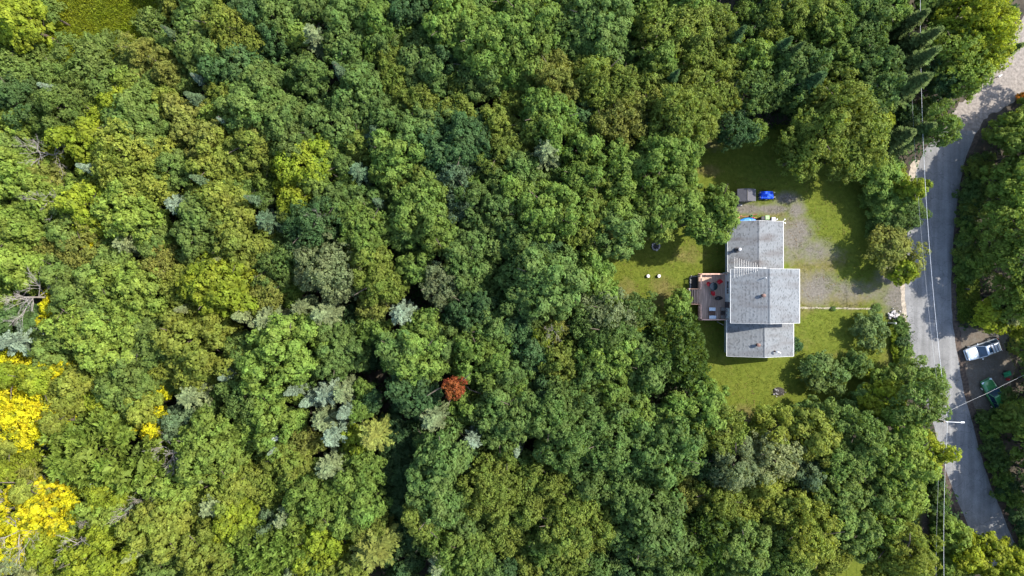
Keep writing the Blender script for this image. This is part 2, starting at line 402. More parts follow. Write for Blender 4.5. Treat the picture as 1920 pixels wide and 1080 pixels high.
EDGE = mat('edging', (0.24, 0.21, 0.15), 0.9, 0.35, 3, 0.6, bscale=14)
ribbon('path', [(1498, 575.6), (1560, 576), (1610, 577), (1650, 577.5)], [(1498, 578.6), (1560, 579), (1610, 580), (1650, 581)], 0.006, EDGE, n=60, m=1, rag=0.8)

# ------------------------------------------------------------------ foliage
def quads_mesh(name, P, T, B, tint, material):
    """one small four-cornered leaf at each point: P centre, T half length, B half width"""
    n = len(P)
    V = np.empty((n, 4, 3), np.float32)
    V[:, 0] = P - T; V[:, 1] = P + B; V[:, 2] = P + T; V[:, 3] = P - B
    me = bpy.data.meshes.new(name)
    me.vertices.add(n * 4); me.vertices.foreach_set('co', V.reshape(-1))
    me.loops.add(n * 4); me.loops.foreach_set('vertex_index', np.arange(n * 4, dtype=np.int32))
    me.polygons.add(n); me.polygons.foreach_set('loop_start', np.arange(0, n * 4, 4, dtype=np.int32))
    me.update(calc_edges=True)
    a = me.attributes.new('tint', 'FLOAT', 'FACE'); a.data.foreach_set('value', np.ascontiguousarray(tint, dtype=np.float32))
    me.materials.append(material)
    return me
def unit(v): return v / (np.linalg.norm(v, axis=-1, keepdims=True) + 1e-9)
def rdirs(rg, n): return unit(rg.normal(size=(n, 3)))
def leaf_axes(rg, Nn, ln, wd):
    r = rdirs(rg, len(Nn)); T = unit(np.cross(Nn, r)); B = np.cross(Nn, T)
    return T * ln[:, None], B * wd[:, None]

def crown_mesh(name, R, Hc, kind, seed):
    rg = np.random.default_rng(seed)
    rc, ls, per = {'c': (0.42, 0.135, 20), 'f': (0.32, 0.105, 14), 't': (0.40, 0.22, 15), 'g': (0.40, 0.14, 14), 'b': (0.26, 0.09, 14)}[kind]
    nl = int(14 + R * 6.5); ph = rg.uniform(0, 6.28, 3); am = rg.uniform(0.06, 0.24, 3)
    C = []; RL = []
    ga = math.pi * (3 - math.sqrt(5)); off = rg.uniform(0, 6.28)
    for i in range(nl):
        z = 1 - 1.45 * (i + 0.5) / nl + rg.uniform(-0.10, 0.10); z = max(-0.6, min(1, z)); q = math.sqrt(max(0, 1 - z * z)); t = off + i * ga + rg.uniform(-0.3, 0.3)
        k = rg.uniform(0.42, 0.92) * (1 + am[0] * math.sin(t + ph[0]) + am[1] * math.sin(2 * t + ph[1]) + am[2] * math.sin(3 * t + ph[2]))
        C.append((math.cos(t) * q * R * k, math.sin(t) * q * R * k, z * Hc * k * 0.98)); RL.append(R * rg.uniform(0.14, 0.31) * (0.85 if z < 0 else 1))
    for i in range(int(nl * 0.55)):      # small boughs that break the outline
        d = rdirs(rg, 1)[0]; d[2] = abs(d[2]) * 1.1 - 0.25
        k = rg.uniform(0.78, 0.92); C.append((d[0] * R * k, d[1] * R * k, d[2] * Hc * k)); RL.append(R * rg.uniform(0.10, 0.19))
    C = np.array(C); RL = np.array(RL)
    if kind != 'b': RL = np.maximum(RL, 0.33)
    Ps = []; Ns = []; Ts = []; AX = []
    for i in range(len(C)):
        if kind == 'g' and rg.uniform() < 0.42: continue
        n = int(3.0 * (RL[i] / rc) ** 2) + 3
        d = rdirs(rg, n * 2); outd = unit((C[i] / np.array([R, R, Hc]))[None])[0]
        d = d[(d @ outd > -0.35) | (d[:, 2] > 0.25)]; d = d[d[:, 2] > -0.55][:n]
        p = C[i] + d * RL[i] * rg.uniform(0.84, 1.12, (len(d), 1)) * np.array([1, 1, 0.85])
        # drop clumps buried in a neighbouring bough
        D = np.linalg.norm(p[:, None] - C[None], axis=2) / RL[None]; D[:, i] = 9
        keep = (D.min(1) > 0.80)
        p, d = p[keep], d[keep]
        for pp, dd in zip(p, d):
            m = max(4, int(per * rg.uniform(0.6, 1.3)))
            if kind == 't':
                axis = unit(dd * 0.8 + np.array([0, 0, 0.55]) + outd * 0.5)
                e = unit(axis[None] + rdirs(rg, m) * 0.75)
                P_ = pp + e * rg.uniform(0.10, 0.42, (m, 1)); nrm = unit(np.cross(e, rdirs(rg, m)) + np.array([0, 0, 0.55]))
                AX.append(e)
            else:
                e = unit(rdirs(rg, m) + dd * 0.55 + np.array([0, 0, 0.25]))
                P_ = pp + e * rc * rg.uniform(0.45, 1.0, (m, 1)) * np.array([1, 1, 0.75])
                nrm = unit(e * 0.65 + dd * 0.45 + np.array([0, 0, 0.40]) + rdirs(rg, m) * (0.5 if kind == 'c' else 0.7))
                AX.append(nrm)
            Ps.append(P_); Ns.append(nrm); Ts.append(np.full(m, rg.uniform(0.70, 1.28)))
    for i in range(len(C)):      # larger shaded leaves inside each bough
        m = int(26 * (RL[i] / 0.8) ** 2) + 6; e = rdirs(rg, m); e[:, 2] = np.abs(e[:, 2]) * 1.1 - 0.25
        P_ = C[i] + e * RL[i] * rg.uniform(0.62, 0.86, (m, 1)); nrm = unit(e + rdirs(rg, m) * 0.4)
        if kind == 'g': continue
        Ps.append(P_); Ns.append(nrm); AX.append(unit(np.cross(nrm, rdirs(rg, m))) if kind == 't' else nrm); Ts.append(np.full(m, -rg.uniform(0.85, 1.1)))
    P = np.concatenate(Ps); Nn = np.concatenate(Ns); A = np.concatenate(AX); tint = np.concatenate(Ts) * rg.uniform(0.78, 1.22, len(P))
    s = ls * rg.uniform(0.7, 1.3, len(P)) * np.where(tint < 0, 1.9, 1.0); tint = np.abs(tint)
    if kind == 't':
        T = A * (s * 0.95)[:, None]; B = unit(np.cross(A, Nn + 0.01)) * (s * 0.40)[:, None]
    else: T, B = leaf_axes(rg, Nn, s, s * 0.72)
    return quads_mesh(name, P, T, B, tint, LEAF)

def conifer_mesh(name, R, h, seed, pine=False):
    """whorls of drooping boughs, each a flat spray of needle twigs"""
    rg = np.random.default_rng(seed)
    P = []; T = []; B = []; tt = []
    z = h * (0.16 if not pine else 0.3); k = 0
    while z < h - 0.15:
        f = (z / h - 0.12) / 0.88
        rad = R * ((1 - f) ** (0.85 if not pine else 0.55)) * (1 if not pine else min(1, 0.45 + f)) + 0.06
        nb = int((6 if pine else 9) * (0.55 + 0.6 * (1 - f))) + 2
        a0 = rg.uniform(0, 6.28)
        for j in range(nb):
            a = a0 + 6.283 * j / nb + rg.uniform(-0.22, 0.22); Lb = rad * rg.uniform(0.58, 1.18)
            d = np.array([math.cos(a), math.sin(a), 0]); sd = np.array([-d[1], d[0], 0]); bt = rg.uniform(0.6, 1.25)
            droop = (-0.34 if not pine else 0.12) - 0.25 * (1 - f)
            ns = max(4, int(Lb / 0.14))
            for q in range(ns):
                u = (q + 0.5) / ns; x = u * Lb
                base = np.array([0, 0, z + droop * x * (1 - 0.45 * u)]) + d * x
                w = (0.20 + (0.42 if not pine else 0.28) * Lb * u * (1 - u) * 1.6) * rg.uniform(0.6, 1.25)
                for s_ in (-1, 1):
                    tw = unit(sd * s_ * rg.uniform(0.6, 1.0) + d * rg.uniform(0.5, 0.9) + np.array([0, 0, rg.uniform(-0.15, 0.25)]))
                    P.append(base + tw * w * 0.5); T.append(tw * w * 0.55); nn = unit(np.array([0, 0, 1]) + rg.normal(size=3) * 0.35); B.append(unit(np.cross(tw, nn)) * rg.uniform(0.055, 0.10)); tt.append(bt * rg.uniform(0.75, 1.2))
            e = np.array([0, 0, z + droop * Lb * 0.6]) + d * Lb
            P.append(e); T.append(unit(d + np.array([0, 0, 0.1])) * 0.18); B.append(sd * 0.06); tt.append(bt * 1.25)
        z += (0.29 if not pine else 0.44) * rg.uniform(0.7, 1.3) * (0.7 + 0.5 * (1 - f)); k += 1
    for q in range(14):      # leader
        zz = h - 0.5 + q * 0.04; tw = unit(rg.normal(size=3) * 0.5 + np.array([0, 0, 1.0]))
        P.append(np.array([0, 0, zz])); T.append(tw * 0.14); B.append(unit(np.cross(tw, rg.normal(size=3))) * 0.05); tt.append(1.1)
    return quads_mesh(name, np.array(P), np.array(T), np.array(B), np.array(tt), NEEDLE)

def trunk_mesh(name, h, r, seed, limbs=6, R=2.0):
    rr = random.Random(seed); mb = MB()
    pts = [Vector((0, 0, -0.15))]; n = 5
    for i in range(1, n + 1): pts.append(Vector((rr.uniform(-.1, .1) * i * 0.5, rr.uniform(-.1, .1) * i * 0.5, h * i / n)))
    rs = [r * (1.25 - 0.95 * i / n) for i in range(n + 1)]
    mb.path(pts, rs, 7)
    for i in range(limbs):
        t = rr.uniform(0.45, 0.9); k = int(t * n); p = pts[k].lerp(pts[min(k + 1, n)], t * n - k); a = i * 2.4 + rr.uniform(-.4, .4)
        q = p + Vector((math.cos(a) * R * 0.35, math.sin(a) * R * 0.35, R * 0.3)); e = q + Vector((math.cos(a + .3) * R * 0.3, math.sin(a + .3) * R * 0.3, R * 0.22))
        mb.path([p, q, e], [r * 0.42, r * 0.28, r * 0.1], 5)
    me = bpy.data.meshes.new(name); me.from_pydata(mb.v, [], mb.f); me.update(); me.materials.append(BARK)
    return me

def dead_meshes(seed, h=9.0, spread=2.6, lean=(0, 0), nl=11):
    """bare trunk and branches that fork three times"""
    rr = random.Random(seed); tr = MB(); br = MB()
    top = Vector((lean[0] * h, lean[1] * h, h * 0.8)); tr.path([Vector((0, 0, -.15)), top * 0.5 + Vector((.1, .1, 0)), top], [0.17, 0.11, 0.04], 6)
    def grow(p, d, ln, r, lv):
        q = p + d * ln * 0.55 + Vector((rr.uniform(-.1, .1), rr.uniform(-.1, .1), rr.uniform(0, .12))) * ln; e = q + (d + Vector((rr.uniform(-.35, .35), rr.uniform(-.35, .35), rr.uniform(-.15, .3)))).normalized() * ln * 0.5
        br.path([p, q, e], [r, r * 0.75, r * 0.45], 4)
        if lv < 4:
            for b in range(rr.choice((3, 3, 4))):
                o = q if b == 0 else p.lerp(e, rr.uniform(0.4, 1)); nd = (d + Vector((rr.uniform(-.9, .9), rr.uniform(-.9, .9), rr.uniform(-.25, .5)))).normalized()
                grow(o, nd, ln * rr.uniform(0.45, 0.7), max(0.008, r * 0.55), lv + 1)
    for i in range(nl):
        t = rr.uniform(0.5, 1.0); p = top * t; a = i * 2.4 + rr.uniform(-.4, .4); up = rr.uniform(0.1, 0.8)
        d = Vector((math.cos(a) + lean[0] * 2, math.sin(a) + lean[1] * 2, up)).normalized(); grow(p, d, spread * rr.uniform(0.45, 0.75) * (1.25 - 0.5 * t), 0.034, 1)
    res = []
    for nm, mb in (('trunk', tr), ('branches', br)):
        me = bpy.data.meshes.new(nm); me.from_pydata(mb.v, [], mb.f); me.update(); me.materials.append(DEADWOOD); res.append(me)
    return res

VAR = {}
SIZES = {'L': (4.2, 3.5), 'M': (2.9, 2.7), 'S': (1.75, 1.7)}
def variants(kind, size):
    if (kind, size) not in VAR:
        R, Hc = SIZES[size]; nv = {'c': 4, 'f': 3, 't': 2, 'g': 3}[kind]
        VAR[(kind, size)] = [crown_mesh('crown', R, Hc, kind, 100 + 17 * i + ord(kind) + ord(size) * 3) for i in range(nv)]
    return VAR[(kind, size)]
CON = {False: [conifer_mesh('crown', 2.1, 11.0, 40 + i) for i in range(4)], True: [conifer_mesh('crown', 2.7, 9.5, 60 + i, True) for i in range(3)]}
TRUNKS = [trunk_mesh('trunk', 1.0, 0.02, 7 + i, 0) for i in range(2)]
LTR = {s: [trunk_mesh('trunk', {'L': 8.6, 'M': 7.2, 'S': 4.6}[s], {'L': .26, 'M': .18, 'S': .11}[s], 70 + i, 7, SIZES[s][0]) for i in range(2)] for s in 'LMS'}
CTR = trunk_mesh('trunk', 10.6, 0.17, 90, 0)
DEAD = [dead_meshes(200 + i) for i in range(4)] + [dead_meshes(210 + i, 7.5, 3.0, (0.42, -0.2), 15) for i in range(2)]

PAL = {'D': (0.050, 0.096, 0.032), 'M': (0.090, 0.145, 0.036), 'G': (0.117, 0.180, 0.034), 'O': (0.130, 0.170, 0.030), 'K': (0.158, 0.178, 0.038),
       'Y': (0.175, 0.225, 0.020), 'W': (0.45, 0.42, 0.014), 'P': (0.145, 0.180, 0.080), 'B': (0.080, 0.128, 0.066), 'S': (0.180, 0.235, 0.150), 'R': (0.240, 0.066, 0.022), 'X': (0.42, 0.47, 0.40), 'N': (0.090, 0.128, 0.036)}
CNAME = {'N': 'dark olive', 'D': 'dark green', 'M': 'mid green', 'G': 'bright green', 'O': 'olive green', 'K': 'khaki olive', 'Y': 'yellow green', 'W': 'golden yellow', 'P': 'pale grey-green', 'B': 'blue-green', 'S': 'silvery green', 'R': 'rust red', 'X': 'almost white'}
TEX = {'c': 'clumpy-crowned', 'f': 'fine-leaved', 't': 'tufted', 'g': 'open-branched'}

def context(px, py):
    gold = [(40, 780), (95, 575), (60, 960), (290, 800)]
    if px > 1790: return 'on the far side of the road from the house' if py > 250 else 'beside the gravel lane'
    if px > 1640 and py > 330: return 'on the house side of the road'
    if px > 1640: return 'beside the bend where the road meets the lane'
    if px < 330 and py < 185: return 'around the grassy clearing'
    if any(math.hypot(px - a, py - b) < 115 for a, b in gold): return 'next to the golden yellow trees'
    if math.hypot(px - 851, py - 728) < 95: return 'next to the small rust-red tree'
    if 1130 < px < 1420 and 330 < py < 470: return 'at the edge of the back lawn behind the garage wing'
    if 1060 < px < 1340 and 470 < py < 720: return 'at the edge of the back lawn below the deck'
    if 1330 < px < 1640 and 690 < py < 850: return 'along the lower edge of the side lawn'
    if 1330 < px < 1650 and py < 350: return 'beyond the shed and the blue tarpaulin'
    if 640 < px < 800 and py > 740: return 'along the dark gully in the forest'
    if 1000 < px < 1400 and 20 < py < 260: return 'in the olive stand of the forest'
    return 'in the dense forest'

def place_tree(px, py, r, kind, c, h=None, label=None, own=False, base=None, rng=rnd):
    col = PAL[c]; j = [rng.uniform(0.86, 1.15) for _ in range(3)]; v = rng.uniform(0.85, 1.15)
    lf = min(1, max(0, (700 - px) / 500)) * (0 if c in 'WRXS' else 0.3 if c in 'KY' else 1)      # sunlit sides painted in: leaf colour lighter and yellower towards the left
    if kind == 'p': col = tuple(k * 0.85 for k in col); lf *= 0.4
    elif kind == 's': col = tuple(k * 0.8 for k in col)
    if (px > 1380 and py > 690) or px > 1790: lf = 0.6      # lower right lighter and yellower; across the road, brighter light put into leaf colour
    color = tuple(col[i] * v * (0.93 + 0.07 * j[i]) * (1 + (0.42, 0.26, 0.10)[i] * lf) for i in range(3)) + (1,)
    if kind in 'cftg':
        R = r * 1.16 / 14.07 * 0.9
        hh = h or min(14.5, max(4.5, 5.2 + 1.75 * R + rng.uniform(-1.0, 1.2)))
        size = 'L' if R > 3.4 else 'M' if R > 2.15 else 'S'
        Rb, Hb = SIZES[size]; Hc = min(0.44 * hh, R * 1.05 + 0.4); zc = hh - Hc
        p = at(px, py, zc + 0.25 * Hc) if base is None else at(*base)
        t = empty({'c': 'clumpy_broadleaf_tree', 'f': 'feathery_broadleaf_tree', 't': 'tufted_broadleaf_tree', 'g': 'open_broadleaf_tree'}[kind], (p.x, p.y, -0.02), rng.uniform(0, 6.28))
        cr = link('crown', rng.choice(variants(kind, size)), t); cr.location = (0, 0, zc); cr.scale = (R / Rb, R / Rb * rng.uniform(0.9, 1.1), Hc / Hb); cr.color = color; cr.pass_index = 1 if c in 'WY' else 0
        tr = link('trunk', rng.choice(LTR[size]), t); s = (zc + 0.45 * Hc) / {'L': 8.6, 'M': 7.2, 'S': 4.6}[size]; tr.scale = (s, s, s)
        sz = 'large' if R > 3.4 else 'mid-sized' if R > 2.15 else 'small'
        desc = f'{sz} {CNAME[c]} {TEX[kind]} tree'; cat = 'tree'
    elif kind in 'sp':
        pine = kind == 'p'
        R = r / 14.07 * (0.80 if not pine else 1.0)
        hh = h or min(14, (9.6 if not pine else 8.2) + 1.4 * R + rng.uniform(-0.6, 0.8))
        if base is not None: p = at(*base)
        elif pine: p = at(px, py, hh * 0.8)
        else:
            k = math.hypot(px - 960, py - 540); q = 1 + r * 0.55 / max(k, 1); p = at(960 + (px - 960) * q, 540 + (py - 540) * q, hh)     # the tip shows on the outer side
        t = empty('conifer_tree', (p.x, p.y, -0.02), rng.uniform(0, 6.28))
        Rb, hb = (2.7, 9.5) if pine else (2.1, 11.0)
        cr = link('crown', rng.choice(CON[pine]), t); cr.scale = (R / Rb, R / Rb, hh / hb); cr.color = color
        tr = link('trunk', CTR, t); tr.scale = (hh / 11, hh / 11, hh / 11)
        sz = 'tall' if hh > 11 else 'mid-height' if hh > 8 else 'small'
        desc = f'{sz} {CNAME[c]} ' + ('feathery pine' if pine else 'pointed spruce'); cat = 'tree'
    else:
        R = r / 14.07 * 1.15; hh = (h or 10.5) + 2.0
        i = {'d': rng.choice((0, 1, 2, 3)), 'e': rng.choice((4, 5))}[kind]
        p = at(px, py, hh * 0.8) if base is None else at(*base)
        if kind == 'e': p = at(px + r * 0.3, py - r * 0.4, hh * 0.6)
        t = empty('dead_tree', (p.x, p.y, -0.02), rng.uniform(0, 6.28) if kind == 'd' else -0.9 + rng.uniform(-.3, .3))
        for nm, me in zip(('trunk', 'branches'), DEAD[i]):
            o = link(nm, me, t); s = R / 2.3; o.scale = (s, s, hh / 9.0)
        desc = 'bare grey dead tree'; cat = 'dead tree'
    PLACED.append((t, px, py, desc, cat, label)); return t
PLACED = []
SHORT = {}

# x y r kind+colour [height] in photo pixels, read off the photograph tile by tile
TREES = """
35 40 45 cY;80 18 26 cM 7;168 122 74 fM 9;20 135 40 fM;25 180 38 fD;85 163 30 sS;120 205 48 fM;217 195 34 cY;250 232 55 cM;20 230 38 cG;15 275 30 cM;68 283 32 dX;160 268 42 cY;157 313 30 sS;28 332 48 cG;240 310 65 fO;
265 95 30 fK;268 126 28 fK;315 132 30 fK;312 55 24 sB;332 22 38 cO 8;365 35 38 cM;427 57 52 fO;375 95 42 cM;368 145 24 sS;362 183 34 sB;435 120 45 cD;415 180 35 cO;413 224 17 sS;350 225 40 cK;385 265 38 cK;415 300 48 cO;460 208 45 cM;465 160 40 cM;470 270 40 cO;370 335 28 sB;310 185 24 cO;290 215 30 cM;245 152 28 cG 8;465 10 40 cD;322 315 36 cM;160 350 35 cG;85 330 28 fK;100 140 30 fM;58 104 26 fM 7;
513 27 38 cM;567 17 32 cM;588 65 36 pP;553 60 26 cG;517 75 36 cD;625 20 28 cM;660 22 38 cM;640 75 40 cM;703 38 38 cG;690 85 32 cG;722 85 30 cM;633 127 26 sB;577 140 34 cM;663 125 26 cM;678 160 36 cM;737 110 32 fO;737 147 30 fO;790 120 44 cM;835 112 30 cD;770 12 40 cD;850 45 55 cG;880 10 40 cM;915 70 55 cG;925 118 50 cG;893 145 40 cM;858 153 20 fO;863 200 26 fO;830 160 24 cM;785 190 32 fO;813 200 20 fO;743 195 26 cM;680 205 42 cM;712 215 36 cM;625 230 42 cM;708 262 30 cB;670 265 24 cO;500 160 44 cM;505 215 48 cM;535 245 46 cM;495 270 36 cK;560 305 42 fY;590 280 26 cY;542 345 26 cY;590 340 26 cG;613 300 30 cG;670 320 28 pB;740 300 52 cG;780 240 36 cM;805 245 40 fD;812 285 42 cD;877 270 46 cD;853 322 40 fB;940 165 32 fO;935 228 30 cO;900 230 26 cD;940 283 34 fO;920 322 32 cM;765 332 36 cO;815 345 34 cG;835 215 22 cM;952 340 26 cG;600 195 24 cD 7;570 185 24 cD 6;
990 50 60 cG;980 112 45 cG;1055 40 48 cM;1118 42 55 cM;1128 88 40 cM;1070 82 40 cM;1200 25 42 cG;1245 47 44 fO;1297 42 42 fO;1293 72 38 fO;1343 55 36 fO;1360 100 30 fO;1310 112 40 fO;1233 110 38 cG;1173 100 26 cM;1043 147 48 fK;1120 140 48 fO;1120 187 40 fO;1157 160 38 fO;1210 157 38 fO;1265 142 26 sD;1313 160 36 fO;1363 143 34 fO;1360 182 36 fO;1247 187 38 fO;1280 227 52 fO;1318 202 36 fO;1187 200 38 fK;1160 235 42 fK;1030 217 52 cG;1025 283 40 pP;973 257 36 cO;1093 283 42 cG;1157 305 42 cG;1165 342 38 cG;1220 315 42 cG;1262 290 46 cG;1262 340 38 cG;1093 337 34 cG;977 320 36 cM;1420 110 36 cG;1410 165 40 fM;1417 247 22 fG;1383 240 34 fD;1388 60 30 sD;1425 40 30 fM;1290 12 36 cG;1340 28 24 cG;1075 125 24 cG;1090 215 28 cD;1200 240 26 cD 8;
1490 27 38 fO;1530 17 26 cO;1573 33 38 fG;1567 70 40 cG;1460 12 26 cD;1453 60 26 fO;1474 80 30 sD;1498 88 28 sN;1625 20 34 cM;1630 60 36 fM;1672 15 34 cG;1725 30 40 sN 12;1750 63 42 sN 13;1744 100 44 sN 13;1722 152 52 sN 13.5;1757 22 32 cG;1823 33 56 fY;1847 67 52 fY;1793 95 52 fG;1817 128 44 fG;1770 150 32 fD;1903 90 36 sN 11;1580 133 38 cG;1647 133 46 cM;1640 175 38 cM;1507 117 36 cM;1528 150 44 sD 12.5;1460 160 40 fM;1573 200 60 fO;1610 245 60 fO 10;1540 246 54 fO 11.5;1505 292 42 fO 9;1588 290 44 fO 9;1653 230 22 cY 8;1690 256 50 sN 10;1735 240 40 sN 10;1772 236 34 fG;1655 318 42 cG 5.5;1676 345 34 cY 4.2;1719 352 18 cY;1697 215 26 fD 6;1735 205 20 cM 3.5;
80 375 24 dX;163 385 44 cY;77 397 42 cG;27 425 50 cG;127 423 38 cM;243 388 58 cG;330 385 34 pS;233 457 32 pP;153 470 42 fK;165 462 26 fW;97 462 30 fK;30 500 44 cG;113 510 34 cM;47 557 44 dX 11;97 575 20 cW;98 552 16 cW;91 598 20 cW;140 560 42 cM;187 530 40 cM;257 545 56 cG;285 450 32 cM;303 488 36 fK;335 530 36 fO;353 562 40 fO;410 535 58 cY;342 580 28 sP;370 420 44 cM;375 470 38 cM;410 487 20 sP;430 395 42 cO;447 463 44 cO;400 370 36 cO;470 372 24 sB;27 640 46 pS;103 645 40 cM;160 620 50 cG;213 650 58 cG;262 602 46 cG;282 640 42 cM;272 662 16 cY 10;363 640 66 cO;457 592 38 sP;486 607 34 sP;427 705 32 sS;460 660 36 cM;310 680 34 fO;247 697 46 cM;167 707 40 cO;92 690 24 cW;147 677 15 cW;27 697 42 fW;30 607 32 cD;360 700 38 fO;190 580 34 cM;210 490 30 cM;
497 413 32 pB;550 378 28 cY;587 420 50 fD;630 387 42 cM;680 430 50 cG;710 380 22 sB;680 375 28 cM;790 393 58 cG;813 430 42 cG;753 427 38 cM;867 385 36 fB;923 393 48 cM;883 440 28 cM;937 450 42 cM;485 480 18 cY;520 503 48 fM;610 507 58 fP;687 487 40 cO;710 533 46 fO;777 500 28 cG;873 503 50 cM;823 533 34 fP;880 580 46 cD;985 538 54 cM;500 547 30 fK;498 600 42 pP;563 577 30 pP;603 590 40 pP;703 577 28 fK;753 590 36 pS;697 617 28 cG;530 653 62 cG;637 660 50 cM;793 620 38 cG;752 662 38 cM 12.5;780 670 48 cG;697 655 40 cD 5.5;897 667 58 cG;840 647 32 cM;923 623 38 cM;953 613 28 cD;942 693 36 cM;660 600 30 cD 6.5;592 408 15 dX 12;770 455 28 cD 7;
547 733 28 sS;577 753 30 sS;610 740 36 pS;647 773 32 sS;640 737 34 pP;603 790 34 pP;622 820 34 pS;697 822 44 pK;665 823 24 cY;693 753 22 cD;513 783 50 cG;517 822 19 sX;510 847 19 sS;557 830 30 fK;537 867 38 cO;613 880 38 pP;683 880 34 cG;560 900 38 cG;497 903 42 fO;590 940 50 cG;647 920 44 cG;680 953 42 cG;530 973 28 pP;500 987 34 cB;553 975 30 cG;603 1013 48 cY;540 1027 42 tG;493 1037 42 tG;640 978 34 cG;687 985 36 fO;697 1037 58 pK;590 1076 34 cG;645 1080 36 cO;547 1070 24 pP;905 1078 34 cM;1000 1078 32 cO;1040 1085 34 cM;738 887 52 cD 5.5;750 803 44 fD 7;744 838 40 cD 6;738 937 42 cD 5;776 738 44 cD 11.5;810 787 42 pP 13;851 728 18 fR 13;826 860 44 cM 13.5;873 763 32 cG;887 827 30 pS;930 770 48 cM;937 812 38 cM;803 913 40 cM 13.5;826 953 40 cM 13;787 975 30 cO 12;873 870 26 cD;907 907 46 fO;947 900 42 fO;870 993 38 cM;873 1040 52 cG;940 953 44 fO;943 1003 42 fO;820 1063 32 pP;968 845 22 sS;953 1070 32 cD;760 1000 40 cD 5.5;755 1055 36 cD 6;
30 740 44 fW;62 716 22 cY 12;10 705 22 cY 12;83 770 42 fW;38 795 46 fW;95 795 18 cO 12;8 830 24 cO 11.5;85 832 44 eX;127 740 42 cO;200 763 32 cY;187 757 20 fW;240 740 40 cM;290 733 23 fW;240 790 25 fW;293 800 30 fW;267 767 34 cO;187 848 78 tG 13;337 797 36 cB;357 743 40 pP;453 747 42 fM;310 855 36 dX 11;255 890 40 eX;393 843 60 cG;467 810 36 cG;30 880 44 fY;60 900 36 fK;103 890 14 sS;175 905 20 sX;133 910 28 cY;200 925 38 cY;100 920 24 cM;75 950 56 cW;38 925 18 cO 13;15 940 28 dX 12;27 1000 42 dX 12;30 1012 46 fW;323 915 54 cG;303 985 56 cO;383 900 20 sP;397 950 38 pP;440 980 36 cY;433 905 48 cO;470 905 34 cO;200 960 40 cG;143 1020 36 dX 11.5;83 1030 38 cY;183 1042 54 cY;240 1047 28 sP;225 1010 28 cM;300 1060 38 cM;383 1040 52 cO;20 1055 42 pP;55 1072 30 fP;467 1020 38 tG;240 955 14 sS;225 1075 28 cO;450 1065 34 tM;
1030 400 56 cG;970 370 36 cG;970 407 26 cO;1110 380 38 fO;1170 400 42 cG;1160 437 42 cM;1133 427 32 fK;1093 437 40 fO;1237 387 46 cG;1282 378 36 cG;1237 430 24 cO;1338 422 38 cG;1352 378 30 cG 10;1310 410 30 cG;973 447 34 cM;1007 467 42 cD;1103 510 48 cG;1020 533 62 cM;1127 548 34 cG;1143 587 46 fP;1103 600 38 fM;1193 582 30 fM;1272 568 22 cG 4.5;1255 652 60 tM 10;1147 627 48 fM;1037 613 30 fK;1010 637 20 cY;977 623 32 cD;990 660 38 cD;1050 670 44 fO;973 693 36 cM;1150 660 46 cG;1117 693 46 cM;1220 672 44 cM;1288 690 40 tM 8;1210 700 38 cM;1040 622 18 dX 11;1075 470 26 cD 7;
977 783 46 cM;967 733 34 cG;1070 733 32 fO;1027 733 26 cD;1040 773 50 fM;1063 830 54 fM;1103 777 46 cM;1150 833 56 fM;1163 763 38 cM;1193 783 40 cG;1147 727 36 cG;1243 845 62 cM;1233 800 36 cM;1240 878 36 cG;1273 783 42 cG;1320 780 42 cG;1357 810 44 fO;1330 752 30 cG 7;1307 833 28 cG;1373 870 50 fP;1327 877 36 cD;987 903 34 cG;1033 907 38 fO;1107 900 42 cM;1173 923 50 cM;990 960 42 fO;1077 950 50 fO;1060 997 48 cO;1120 987 48 fO;1020 1033 30 cG;1070 1040 40 fO;1113 1057 36 cM;1217 993 72 cM;1317 1013 62 tM 12;1243 933 36 cM;1293 927 36 fK;1343 937 46 fO;1397 947 38 fO;1393 1030 50 cM;1427 993 34 fM;1243 1060 34 cM;1160 1060 36 cD 8;1210 900 28 cD 7;
1447 806 52 fO 9;1453 862 42 fP;1527 815 44 cO;1522 782 28 cM 5;1557 790 36 cM 8;1517 890 32 cB;1592 782 30 cM 5;1660 757 40 cY 7;1620 807 38 fM;1580 877 38 fM;1731 750 42 fM;1700 860 50 cG;1745 850 34 cY;1680 907 40 cG;1647 927 36 cM;1700 933 36 cG;1553 937 38 cM;1587 967 44 cM;1613 1005 42 cM;1523 1003 54 fO;1470 950 38 cO;1480 1047 46 fM;1450 1055 32 cD;1555 1045 34 fO;1667 973 36 cG;1700 1037 50 fO;1660 1058 40 fO;1790 1010 32 cG 6;1823 1040 36 cY 7;1880 1055 40 cY 8;1787 1055 32 cG 5;1620 860 36 cM;1655 835 34 cM;1427 915 34 cO;1700 800 34 cG;
1668 378 38 cG 3.8;1692 378 32 cG 4.6;1705 402 30 fM 4.6;1676 415 32 fM 3.8;1675 468 42 fK 5.6;1697 508 24 cY 5;1704 704 32 fM 5;1742 712 26 fM 6;1665 716 26 cG 4;1624 748 24 cM 4.5;
"""
